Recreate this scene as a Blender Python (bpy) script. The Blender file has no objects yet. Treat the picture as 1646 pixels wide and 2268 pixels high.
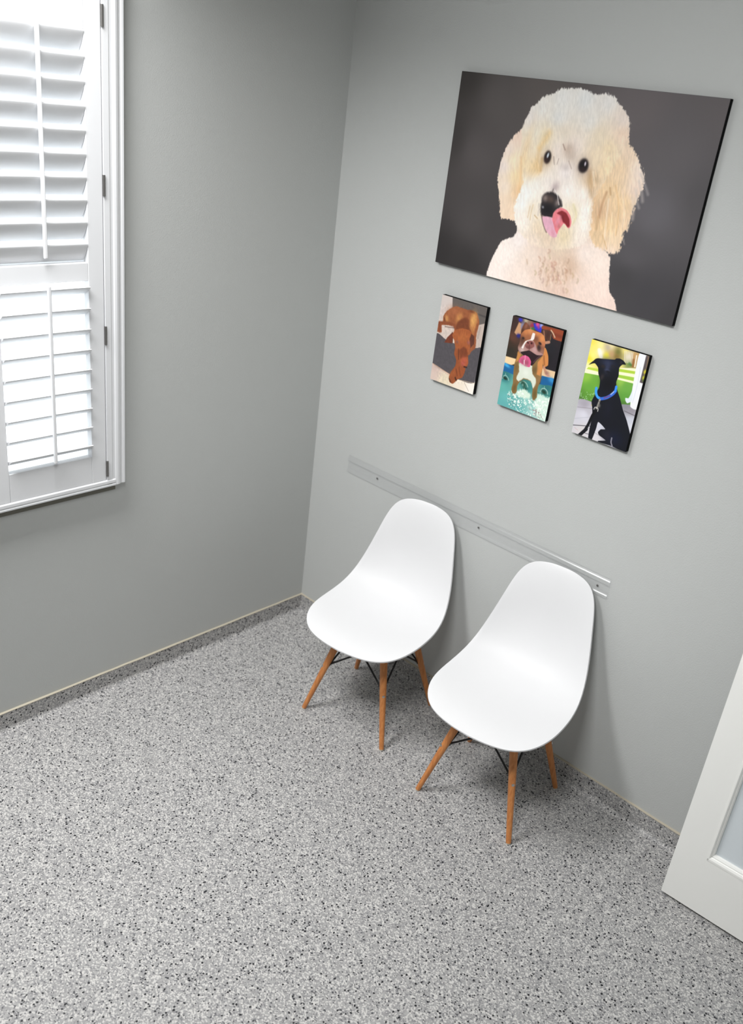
# A grey clinic room corner: two shell chairs, dog canvases, louvred window and an open door.
CAM_C = (2.47928, -2.44893, 2.14679)
CAM_F = 1994.944
CAM_R = [[0.714078, 0.6908527, 0.1132038], [0.3708446, -0.2361362, -0.8981726], [-0.5937734, 0.6833463, -0.4248187]]
WALL_RGB = (187, 189, 187)
SHUT_RGB = (224, 225, 227)
DOOR_RGB = (247, 247, 243)
SHELL_RGB = (222, 222, 223)
FLAKE = 285.0
FLAKES = [(0, (60, 61, 66)), (0.03, (122, 122, 124)), (0.12, (148, 147, 147)), (0.4, (162, 161, 160)), (0.74, (200, 198, 195))]
BLACKFRAC = 0.095
COVE_R = 0.018
TILT_U = 60.0
TILT_L = 29.0
ROD_D = 0.187
LIGHTS = [(0.35, -1.88, 0.45, 1.3, 50, 147), (1.65, -1.85, 0.6, 0.6, 24, 110, (1.3, 0, 0.85))]  # ceiling light, then an added unseen fill aimed at the back wall
SKY = 2.4
EXPO = 0.0
import bpy, bmesh, math, random
import numpy as np
from mathutils import Vector, Matrix

scene = bpy.context.scene
COL = scene.collection
PI = math.pi

# ------------------------------------------------------------------ helpers
def srgb(r, g, b):
    f = lambda c: (c/255)/12.92 if c/255 <= .04045 else ((c/255+.055)/1.055)**2.4
    return (f(r), f(g), f(b), 1.0)

def link_mesh(name, bm, mat, parent=None, smooth=False, bevel=0.0, seg=2):
    bmesh.ops.recalc_face_normals(bm, faces=bm.faces)
    me = bpy.data.meshes.new(name)
    bm.to_mesh(me); bm.free()
    o = bpy.data.objects.new(name, me)
    COL.objects.link(o)
    if mat: me.materials.append(mat)
    if smooth:
        for p in me.polygons: p.use_smooth = True
    if bevel:
        m = o.modifiers.new('bevel', 'BEVEL'); m.width = bevel; m.segments = seg; m.limit_method = 'ANGLE'
    if parent: o.parent = parent
    return o

def thing(name, label, cat, loc=(0, 0, 0), rz=0.0, group=None):
    o = bpy.data.objects.new(name, None)
    COL.objects.link(o); o.location = loc; o.rotation_euler = (0, 0, rz)
    o.empty_display_size = .05
    o['label'] = label; o['category'] = cat
    if group: o['group'] = group
    return o

def struct(name, label=None, cat=None, obj=None):
    o = obj
    if o is None:
        o = bpy.data.objects.new(name, None); COL.objects.link(o); o.empty_display_size = .05
    o['kind'] = 'structure'
    if label: o['label'] = label
    if cat: o['category'] = cat
    return o

def add_box(bm, x0, x1, y0, y1, z0, z1):
    v = [bm.verts.new((x, y, z)) for x in (x0, x1) for y in (y0, y1) for z in (z0, z1)]
    for f in ((0, 1, 3, 2), (4, 6, 7, 5), (0, 4, 5, 1), (2, 3, 7, 6), (0, 2, 6, 4), (1, 5, 7, 3)):
        bm.faces.new([v[i] for i in f])

def box(*a):
    bm = bmesh.new(); add_box(bm, *a); return bm

def add_prism(bm, prof, fn, t0, t1):
    """profile (list of 2-tuples) swept from t0 to t1; fn(a, b, t) -> xyz"""
    n = len(prof)
    A = [bm.verts.new(fn(a, b, t0)) for a, b in prof]
    B = [bm.verts.new(fn(a, b, t1)) for a, b in prof]
    for i in range(n):
        j = (i+1) % n
        bm.faces.new((A[i], A[j], B[j], B[i]))
    bm.faces.new(A[::-1]); bm.faces.new(B)

def add_tube(bm, pts, radii, n=16, cap=True):
    pts = [Vector(p) for p in pts]
    if not isinstance(radii, (list, tuple)): radii = [radii]*len(pts)
    rings = []
    d0 = (pts[1]-pts[0]).normalized()
    up = Vector((0, 0, 1)) if abs(d0.z) < .9 else Vector((1, 0, 0))
    a = d0.cross(up).normalized()
    for i, p in enumerate(pts):
        d = (pts[min(i+1, len(pts)-1)]-pts[max(i-1, 0)]).normalized()
        a = (a-d*a.dot(d)).normalized(); b = d.cross(a)
        rings.append([bm.verts.new(p+(a*math.cos(2*PI*k/n)+b*math.sin(2*PI*k/n))*radii[i]) for k in range(n)])
    for r, s in zip(rings, rings[1:]):
        for k in range(n):
            bm.faces.new((r[k], r[(k+1) % n], s[(k+1) % n], s[k]))
    if cap:
        bm.faces.new(rings[0][::-1]); bm.faces.new(rings[-1])

# ------------------------------------------------------------------ materials
def new_mat(name):
    m = bpy.data.materials.new(name); m.use_nodes = True
    nt = m.node_tree
    return m, nt, nt.nodes['Principled BSDF']

def plain(name, col, rough=.5, metal=0.0, spec=.5, coat=0.0, noise=0.0, nscale=40.0, bump=0.0, bscale=200.0):
    m, nt, b = new_mat(name)
    b.inputs['Base Color'].default_value = col
    b.inputs['Roughness'].default_value = rough
    b.inputs['Metallic'].default_value = metal
    b.inputs['Specular IOR Level'].default_value = spec
    b.inputs['Coat Weight'].default_value = coat
    tc = nt.nodes.new('ShaderNodeTexCoord')
    if noise:
        n = nt.nodes.new('ShaderNodeTexNoise'); n.inputs['Scale'].default_value = nscale
        n.inputs['Detail'].default_value = 3
        r = nt.nodes.new('ShaderNodeMapRange')
        r.inputs['To Min'].default_value = 1-noise; r.inputs['To Max'].default_value = 1+noise
        mx = nt.nodes.new('ShaderNodeMix'); mx.data_type = 'RGBA'; mx.blend_type = 'MULTIPLY'
        mx.inputs['Factor'].default_value = 1; mx.inputs['A'].default_value = col
        nt.links.new(tc.outputs['Object'], n.inputs['Vector'])
        nt.links.new(n.outputs['Fac'], r.inputs['Value'])
        nt.links.new(r.outputs['Result'], mx.inputs['B'])
        nt.links.new(mx.outputs['Result'], b.inputs['Base Color'])
    if bump:
        n2 = nt.nodes.new('ShaderNodeTexNoise'); n2.inputs['Scale'].default_value = bscale
        n2.inputs['Detail'].default_value = 2
        bp = nt.nodes.new('ShaderNodeBump'); bp.inputs['Strength'].default_value = bump
        bp.inputs['Distance'].default_value = .002
        nt.links.new(tc.outputs['Object'], n2.inputs['Vector'])
        nt.links.new(n2.outputs['Fac'], bp.inputs['Height'])
        nt.links.new(bp.outputs['Normal'], b.inputs['Normal'])
    return m

M = {}
M['paint'] = plain('grey wall paint', srgb(*WALL_RGB), .55, noise=.012, nscale=9, bump=.28, bscale=230)
M['ceiling'] = plain('white ceiling paint', srgb(196, 196, 194), .8, bump=.1)
M['shutter'] = plain('white shutter paint', srgb(*SHUT_RGB), .38, noise=.005)
M['door'] = plain('white door paint', srgb(*DOOR_RGB), .38, noise=.006, nscale=5)
M['shell'] = plain('white moulded plastic', srgb(*SHELL_RGB), .45, spec=.3, noise=.004, nscale=12)
M['black_metal'] = plain('black powder coated steel', srgb(16, 16, 18), .4, spec=.4, noise=.05)
M['screw'] = plain('bright steel', srgb(196, 196, 194), .3, metal=1.0, noise=.04, nscale=300)
M['hinge'] = plain('nickel hinge metal', srgb(128, 126, 124), .42, metal=.85, noise=.05, nscale=200)
M['glide'] = plain('pale nylon glide', srgb(196, 186, 170), .5, noise=.03)
M['edge'] = plain('black canvas edge', srgb(7, 7, 8), .8, spec=.12, noise=.06, nscale=400)
M['shadow'] = plain('dark olive painted shadow', srgb(112, 110, 100), .7, noise=.05)  # colour of the painted shadow under the window frame
M['cap'] = plain('cream trim cap', srgb(186, 178, 160), .5, noise=.02)

def wood():
    m, nt, b = new_mat('honey coloured beech')
    tc = nt.nodes.new('ShaderNodeTexCoord')
    mp = nt.nodes.new('ShaderNodeMapping'); mp.inputs['Scale'].default_value = (60, 60, 5)
    n = nt.nodes.new('ShaderNodeTexNoise'); n.inputs['Scale'].default_value = 3; n.inputs['Detail'].default_value = 5
    r = nt.nodes.new('ShaderNodeValToRGB')
    r.color_ramp.elements[0].position = .3; r.color_ramp.elements[0].color = srgb(180, 110, 58)
    r.color_ramp.elements[1].position = .75; r.color_ramp.elements[1].color = srgb(212, 144, 84)
    nt.links.new(tc.outputs['Object'], mp.inputs['Vector']); nt.links.new(mp.outputs['Vector'], n.inputs['Vector'])
    nt.links.new(n.outputs['Fac'], r.inputs['Fac']); nt.links.new(r.outputs['Color'], b.inputs['Base Color'])
    b.inputs['Roughness'].default_value = .42
    return m
M['wood'] = wood()

def terrazzo():
    m, nt, b = new_mat('grey flake epoxy')
    L = nt.links.new
    tc = nt.nodes.new('ShaderNodeTexCoord')
    # slight warp so that the flakes are irregular
    wn = nt.nodes.new('ShaderNodeTexNoise'); wn.inputs['Scale'].default_value = 160
    add = nt.nodes.new('ShaderNodeMixRGB'); add.blend_type = 'ADD'; add.inputs['Fac'].default_value = .004
    L(tc.outputs['Object'], wn.inputs['Vector']); L(tc.outputs['Object'], add.inputs['Color1']); L(wn.outputs['Color'], add.inputs['Color2'])
    v = nt.nodes.new('ShaderNodeTexVoronoi'); v.inputs['Scale'].default_value = FLAKE
    L(add.outputs['Color'], v.inputs['Vector'])
    sep = nt.nodes.new('ShaderNodeSeparateColor'); L(v.outputs['Color'], sep.inputs['Color'])
    r = nt.nodes.new('ShaderNodeValToRGB'); r.color_ramp.interpolation = 'CONSTANT'
    e = r.color_ramp.elements
    stops = FLAKES
    e[0].position, e[0].color = stops[0][0], srgb(*stops[0][1])
    e[1].position, e[1].color = stops[1][0], srgb(*stops[1][1])
    for p, c in stops[2:]:
        k = e.new(p); k.color = srgb(*c)
    L(sep.outputs['Red'], r.inputs['Fac'])
    # larger sparse black flakes
    v2 = nt.nodes.new('ShaderNodeTexVoronoi'); v2.inputs['Scale'].default_value = FLAKE*.5
    mp = nt.nodes.new('ShaderNodeMapping'); mp.inputs['Location'].default_value = (3.1, 1.7, .4)
    L(add.outputs['Color'], mp.inputs['Vector']); L(mp.outputs['Vector'], v2.inputs['Vector'])
    sep2 = nt.nodes.new('ShaderNodeSeparateColor'); L(v2.outputs['Color'], sep2.inputs['Color'])
    g = nt.nodes.new('ShaderNodeMath'); g.operation = 'LESS_THAN'; g.inputs[1].default_value = BLACKFRAC
    L(sep2.outputs['Red'], g.inputs[0])
    d = nt.nodes.new('ShaderNodeMath'); d.operation = 'LESS_THAN'; d.inputs[1].default_value = .44
    L(v2.outputs['Distance'], d.inputs[0])
    mu = nt.nodes.new('ShaderNodeMath'); mu.operation = 'MULTIPLY'; L(g.outputs[0], mu.inputs[0]); L(d.outputs[0], mu.inputs[1])
    mx = nt.nodes.new('ShaderNodeMix'); mx.data_type = 'RGBA'
    L(mu.outputs[0], mx.inputs['Factor']); L(r.outputs['Color'], mx.inputs['A']); mx.inputs['B'].default_value = srgb(18, 19, 25)
    L(mx.outputs['Result'], b.inputs['Base Color'])
    b.inputs['Roughness'].default_value = .5
    b.inputs['Specular IOR Level'].default_value = .35
    bp = nt.nodes.new('ShaderNodeBump'); bp.inputs['Strength'].default_value = .12; bp.inputs['Distance'].default_value = .001
    L(sep.outputs['Green'], bp.inputs['Height']); L(bp.outputs['Normal'], b.inputs['Normal'])
    return m
M['terrazzo'] = terrazzo()

def clear_plastic():
    m, nt, b = new_mat('clear plastic')
    L = nt.links.new
    nt.nodes.remove(b); out = nt.nodes['Material Output']
    lw = nt.nodes.new('ShaderNodeLayerWeight'); lw.inputs['Blend'].default_value = .5
    rp = nt.nodes.new('ShaderNodeValToRGB')
    rp.color_ramp.elements[0].position = .60; rp.color_ramp.elements[0].color = (.992, .992, .995, 1)
    rp.color_ramp.elements[1].position = .97; rp.color_ramp.elements[1].color = (.35, .36, .40, 1)
    L(lw.outputs['Facing'], rp.inputs['Fac'])
    tr = nt.nodes.new('ShaderNodeBsdfTransparent'); L(rp.outputs['Color'], tr.inputs['Color'])
    gl = nt.nodes.new('ShaderNodeBsdfGlossy'); gl.inputs['Roughness'].default_value = .19
    fr = nt.nodes.new('ShaderNodeFresnel'); fr.inputs['IOR'].default_value = 1.5
    ge = nt.nodes.new('ShaderNodeNewGeometry'); fm = nt.nodes.new('ShaderNodeMath'); fm.operation = 'SUBTRACT'
    fm.inputs[0].default_value = 1; L(ge.outputs['Backfacing'], fm.inputs[1])
    ff = nt.nodes.new('ShaderNodeMath'); ff.operation = 'MULTIPLY'; L(fr.outputs[0], ff.inputs[0]); L(fm.outputs[0], ff.inputs[1])
    mx = nt.nodes.new('ShaderNodeMixShader')
    L(ff.outputs[0], mx.inputs[0]); L(tr.outputs[0], mx.inputs[1]); L(gl.outputs[0], mx.inputs[2])
    L(mx.outputs[0], out.inputs['Surface'])
    return m
M['clear'] = clear_plastic()

def window_glass():
    m, nt, b = new_mat('window glass')
    nt.nodes.remove(b); out = nt.nodes['Material Output']
    tr = nt.nodes.new('ShaderNodeBsdfTransparent'); tr.inputs['Color'].default_value = (.95, .97, .97, 1)
    gl = nt.nodes.new('ShaderNodeBsdfGlossy'); gl.inputs['Roughness'].default_value = .02
    fr = nt.nodes.new('ShaderNodeFresnel'); fr.inputs['IOR'].default_value = 1.45
    ge = nt.nodes.new('ShaderNodeNewGeometry'); fm = nt.nodes.new('ShaderNodeMath'); fm.operation = 'SUBTRACT'; fm.inputs[0].default_value = 1; nt.links.new(ge.outputs['Backfacing'], fm.inputs[1])
    ff = nt.nodes.new('ShaderNodeMath'); ff.operation = 'MULTIPLY'; nt.links.new(fr.outputs[0], ff.inputs[0]); nt.links.new(fm.outputs[0], ff.inputs[1])
    mx = nt.nodes.new('ShaderNodeMixShader')
    nt.links.new(ff.outputs[0], mx.inputs[0]); nt.links.new(tr.outputs[0], mx.inputs[1]); nt.links.new(gl.outputs[0], mx.inputs[2])
    nt.links.new(mx.outputs[0], out.inputs['Surface'])
    return m
M['glass'] = window_glass()

def frosted():
    m, nt, b = new_mat('frosted door glass')
    b.inputs['Base Color'].default_value = srgb(228, 235, 239)
    b.inputs['Roughness'].default_value = .5
    b.inputs['Transmission Weight'].default_value = .12
    b.inputs['IOR'].default_value = 1.3
    tc = nt.nodes.new('ShaderNodeTexCoord')
    n = nt.nodes.new('ShaderNodeTexNoise'); n.inputs['Scale'].default_value = 500
    bp = nt.nodes.new('ShaderNodeBump'); bp.inputs['Strength'].default_value = .1; bp.inputs['Distance'].default_value = .0005
    nt.links.new(tc.outputs['Object'], n.inputs['Vector']); nt.links.new(n.outputs['Fac'], bp.inputs['Height']); nt.links.new(bp.outputs['Normal'], b.inputs['Normal'])
    return m
M['frosted'] = frosted()

def print_mat():
    m, nt, b = new_mat('printed canvas')
    a = nt.nodes.new('ShaderNodeVertexColor'); a.layer_name = 'ink'
    nt.links.new(a.outputs['Color'], b.inputs['Base Color'])
    b.inputs['Roughness'].default_value = .6
    b.inputs['Specular IOR Level'].default_value = .25
    tc = nt.nodes.new('ShaderNodeTexCoord')
    n = nt.nodes.new('ShaderNodeTexNoise'); n.inputs['Scale'].default_value = 900
    bp = nt.nodes.new('ShaderNodeBump'); bp.inputs['Strength'].default_value = .1; bp.inputs['Distance'].default_value = .0004
    nt.links.new(tc.outputs['Object'], n.inputs['Vector']); nt.links.new(n.outputs['Fac'], bp.inputs['Height']); nt.links.new(bp.outputs['Normal'], b.inputs['Normal'])
    return m
M['print'] = print_mat()

# ------------------------------------------------------------------ camera
cd = bpy.data.cameras.new('camera')
cam = bpy.data.objects.new('camera', cd); COL.objects.link(cam)
Rm = CAM_R
cam.matrix_world = Matrix(((Rm[0][0], -Rm[1][0], -Rm[2][0], CAM_C[0]),
                           (Rm[0][1], -Rm[1][1], -Rm[2][1], CAM_C[1]),
                           (Rm[0][2], -Rm[1][2], -Rm[2][2], CAM_C[2]),
                           (0, 0, 0, 1)))
cd.sensor_fit = 'VERTICAL'; cd.sensor_height = 36.0; cd.sensor_width = 26.13
cd.lens = CAM_F/2268*36.0
cd.clip_start = .05
cd.dof.use_dof = True; cd.dof.focus_distance = 2.75; cd.dof.aperture_fstop = 2.6
scene.camera = cam

# ------------------------------------------------------------------ room shell
XR, YF, ZC = 2.80, -6.0, 2.74          # right wall, wall behind the camera, ceiling
WY0, WY1, WZ0, WZ1 = -1.775, -.955, .885, 2.31   # window opening in the left wall
struct('floor', obj=link_mesh('floor', box(-.12, XR+.1, YF-.1, .1, -.08, 0), M['terrazzo']))
struct('ceiling', obj=link_mesh('ceiling', box(-.12, XR+.1, YF-.1, .1, ZC, ZC+.08), M['ceiling']))
bm = bmesh.new()
add_box(bm, -.12, 0, YF-.1, WY0, 0, ZC); add_box(bm, -.12, 0, WY1, .1, 0, ZC)
add_box(bm, -.12, 0, WY0, WY1, 0, WZ0); add_box(bm, -.12, 0, WY0, WY1, WZ1, ZC)
struct('wall_left', obj=link_mesh('wall_left', bm, M['paint']))
struct('wall_back', obj=link_mesh('wall_back', box(0, XR, 0, .1, 0, ZC), M['paint']))
struct('wall_right', obj=link_mesh('wall_right', box(XR, XR+.1, YF, .1, 0, ZC), M['paint']))
struct('wall_front', obj=link_mesh('wall_front', box(0, XR, YF-.1, YF, 0, ZC), M['paint']))

# coved flake skirting with a thin cream cap
CH, CT, CR = .0745, .007, COVE_R
prof = [(0, 0), (0, CH), (CT, CH)]
for k in range(9):
    a = PI+k*PI/16
    prof.append((CT+CR+CR*math.cos(a), CR+CR*math.sin(a)))
bm = bmesh.new(); add_prism(bm, prof, lambda a, b, t: (a, t, b), YF, 0)
o = link_mesh('baseboard_left', bm, M['terrazzo']); struct('', obj=o)
bm = bmesh.new(); add_prism(bm, prof, lambda a, b, t: (t, -a, b), 0, XR)
o = link_mesh('baseboard_back', bm, M['terrazzo']); struct('', obj=o)
rnd = random.Random(3)
def cap(name, fn, length):
    bm = bmesh.new()
    n = int(length/.05); rows = []
    for i in range(n+1):
        t = length*i/n
        h = .0022+rnd.random()*.0016; w = .0075+rnd.random()*.0012
        rows.append([bm.verts.new(fn(a, b, t)) for a, b in ((0, CH), (w, CH), (w, CH+h*.6), (w*.4, CH+h), (0, CH+h))])
    for r, s in zip(rows, rows[1:]):
        for k in range(5):
            bm.faces.new((r[k], r[(k+1) % 5], s[(k+1) % 5], s[k]))
    bm.faces.new(rows[0]); bm.faces.new(rows[-1][::-1])
    struct('', obj=link_mesh(name, bm, M['cap']))
cap('trim_1', lambda a, b, t: (a, -t, b), 6.0)
cap('trim_2', lambda a, b, t: (t, -a, b), 2.8)

# ------------------------------------------------------------------ window with its shutter
FX = .030                      # face of the shutter panel
win = struct('window_1', 'white framed window in the grey left wall', 'window')
YR, YL = -.9115, -1.824        # outer edges of the casing
ZB, ZT = .8440, 2.335
cas = [(0, 0), (.026, 0), (.0305, .003), (.0305, .010), (.0285, .013), (.0285, .018), (.033, .024), (.0345, .031),
       (.0335, .038), (.031, .042), (.031, .050), (.0325, .052), (.0325, .0715), (0, .0715)]      # (x, inward)
bm = bmesh.new()
add_prism(bm, cas, lambda a, b, t: (a, YR-b, t), ZB+.0015, ZT)
add_prism(bm, cas, lambda a, b, t: (a, YL+b, t), ZB+.0015, ZT)
bot = [(0, 0), (.034, 0), (.0345, .006), (.0325, .0075), (.0325, .0105), (.0345, .012), (.0345, .0215), (.031, .0245), (0, .0245)]
add_prism(bm, bot, lambda a, b, t: (a, t, ZB+b), YL+.055, YR-.0405)
add_prism(bm, [(0, 0), (.0345, 0), (.0345, .03), (.03, .034), (0, .034)], lambda a, b, t: (a, t, ZT-.034+b), YL+.07, YR-.07)
wf = link_mesh('window_frame', bm, M['shutter'], win, bevel=.0008)
link_mesh('shadow_strip', box(.0002, .0065, YL+.002, YR-.026, ZB-.0285, ZB+.001), M['shadow'], win)['label'] = 'dark strip painted as shadow under the frame'  # dark strip added on the wall to paint the shadow below the frame
bm = bmesh.new()               # jambs lining the opening
for (y0, y1, z0, z1) in ((WY0-.001, WY0+.02, WZ0, WZ1), (WY1-.02, WY1+.001, WZ0, WZ1), (WY0, WY1, WZ0-.001, WZ0+.02), (WY0, WY1, WZ1-.02, WZ1+.001)):
    add_box(bm, -.115, -.002, y0, y1, z0, z1)
add_box(bm, -.10, -.07, WY0+.02, WY1-.02, 1.55, 1.59)
link_mesh('window_jamb', bm, M['shutter'], win)
link_mesh('window_glass', box(-.092, -.087, WY0+.02, WY1-.02, WZ0+.02, WZ1-.02), M['glass'], win)

PT = .027                      # panel thickness
LOUV_W = .0635
def shutter(y_hinge, sgn, label, full):
    """y_hinge: outer edge of the panel, sgn: direction of the panel from its hinges"""
    s = thing('plantation_shutter', label, 'shutter', (0, 0, 0), group='shutter panels of the window')
    yo = lambda d: y_hinge+sgn*d
    def yb(bm, d0, d1, x0, x1, z0, z1):
        a, b = sorted((yo(d0), yo(d1))); add_box(bm, x0, x1, a, b, z0, z1)
    W, ST = .380, .0505
    z = (.8690, .9620, 1.5300, 1.5830, 2.1965, 2.292)
    for d0 in (0, W-ST):
        bm = bmesh.new(); yb(bm, d0, d0+ST, FX-PT, FX, z[0], z[5])
        link_mesh('stile', bm, M['shutter'], s, bevel=.0015)
    for a, b in ((0, 1), (2, 3), (4, 5)):
        bm = bmesh.new(); yb(bm, ST+.0004, W-ST-.0004, FX-PT+.0005, FX-.0006, z[a], z[b])
        link_mesh('rail', bm, M['shutter'], s, bevel=.0012)
    xa = FX-PT/2
    axes_u = [2.1683-.0618*i for i in range(10)]
    axes_l = [1.4989-.0633*i for i in range(9)]
    for axes, tilt in ((axes_u, TILT_U), (axes_l, TILT_L)):
        c, sn = math.cos(math.radians(tilt)), math.sin(math.radians(tilt))
        for zc in axes:
            bm = bmesh.new()
            prof = []
            for k in range(24):
                t = 2*PI*k/24
                u, v = LOUV_W/2*math.cos(t), .0050*math.sin(t)
                prof.append((xa+u*c-v*sn, zc+u*sn+v*c))        # room-side edge tipped up
            a, b = sorted((yo(ST+.0015), yo(W-ST-.0015)))
            add_prism(bm, prof, lambda p, q, t: (p, t, q), a, b)
            link_mesh('louver', bm, M['shutter'], s, smooth=True).modifiers.new('edge', 'EDGE_SPLIT').split_angle = math.radians(60)
    for lo, hi, tilt in ((1.602, 2.203, TILT_U), (.976, 1.528, TILT_L)):
        bm = bmesh.new()
        dm = ROD_D
        xr = max(xa+LOUV_W/2*math.cos(math.radians(tilt))+.0045, FX+.0042)
        yb(bm, dm-.0055, dm+.0055, xr-.004, xr+.0055, lo, hi)
        link_mesh('tilt_rod', bm, M['shutter'], s, bevel=.003, seg=3)
    for z0, z1 in ((2.209, 2.262), (1.772, 1.830), (1.331, 1.388), (.884, .938)):
        bm = bmesh.new()
        yh = y_hinge-sgn*.0028
        add_tube(bm, [(FX+.0035, yh, z0), (FX+.0035, yh, z1)], .0042, 14)
        for f in (.2, .4, .6, .8):
            zz = z0+(z1-z0)*f
            add_tube(bm, [(FX+.0035, yh, zz-.0008), (FX+.0035, yh, zz+.0008)], .0044, 14)
        h = link_mesh('hinge', bm, M['hinge'], s, smooth=False)
        h['label'] = 'grey metal hinge'
    return s
shutter(-.9855, -1, 'white louvred shutter panel hinged to the window frame beside the grey wall', True)
shutter(-1.7505, 1, 'white louvred shutter panel on the far left half of the window', True)

# ------------------------------------------------------------------ chair
RIM = [(0.0, -.2619, .3891), (.1054, -.2524, .3913), (.1783, -.2215, .4028), (.2192, -.1498, .4224), (.2252, -.0522, .4264),
       (.2200, .0436, .4343), (.2051, .1138, .4765), (.1840, .1577, .5600), (.1620, .1824, .6460), (.1418, .2091, .7313),
       (.1067, .2274, .7802), (.0406, .2365, .7940), (0.0, .2378, .7932)]
def rim_at(t):
    """uniform cubic B-spline along half of the rim, t in 0..1 (front centre to top centre)"""
    n = len(RIM)-1
    P = lambda i: (np.array(RIM[i]) if 0 <= i <= n else np.array(RIM[-i])*[-1, 1, 1] if i < 0 else np.array(RIM[2*n-i])*[-1, 1, 1])
    s = min(t*n, n-1e-9); i = int(s); f = s-i
    a, b, c, d = P(i-1), P(i), P(i+1), P(i+2)
    return ((1-3*f+3*f*f-f**3)*a+(4-6*f*f+3*f**3)*b+(1+3*f+3*f*f-3*f**3)*c+f**3*d)/6
def sag_at(t):
    xs = [0, .06, .15, .28, .40, .50, .60, .72, .84, .93, 1]
    ys = [0, .002, .012, .026, .035, .044, .040, .031, .019, .006, 0]
    return float(np.interp(t, xs, ys))
def shell_bm():
    bm = bmesh.new()
    NR, NC = 64, 24
    rows = []
    for i in range(NR+1):
        t = .5-.5*math.cos(PI*i/NR); t = .5*t+.5*i/NR
        w, y, z = rim_at(t)
        _, y0, z0 = rim_at(max(t-.02, 0)); _, y1, z1 = rim_at(min(t+.02, 1))
        ty, tz = y1-y0, z1-z0; L = math.hypot(ty, tz) or 1
        ny, nz = tz/L, -ty/L                # towards the underside / the rear
        # smooth the sag
        sg = sum(sag_at(min(max(t+d, 0), 1)) for d in (-.04, -.02, 0, .02, .04))/5*(min(1, w/.09))
        if i in (0, NR):
            rows.append([bm.verts.new((0, y, z))]); continue
        dt = math.hypot(y-rim_at(1)[1], z-rim_at(1)[2]); db = math.hypot(y-rim_at(0)[1], z-rim_at(0)[2])
        sg = sum(max(v, 1e-6)**-3 for v in (sg, .03*dt+.9*dt*dt, .05*db+1.2*db*db))**(-1/3)
        row = []
        for j in range(NC+1):
            u = -1+2*j/NC
            u = math.copysign(1-(1-abs(u))**1.15, u)
            k = sg*(1-abs(u)**2.3)
            row.append(bm.verts.new((u*w, y+ny*k, z+nz*k)))
        rows.append(row)
    for r, s in zip(rows, rows[1:]):
        if len(r) == 1:
            for j in range(NC): bm.faces.new((r[0], s[j+1], s[j]))
        elif len(s) == 1:
            for j in range(NC): bm.faces.new((r[j], r[j+1], s[0]))
        else:
            for j in range(NC): bm.faces.new((r[j], r[j+1], s[j+1], s[j]))
    return bm

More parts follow.
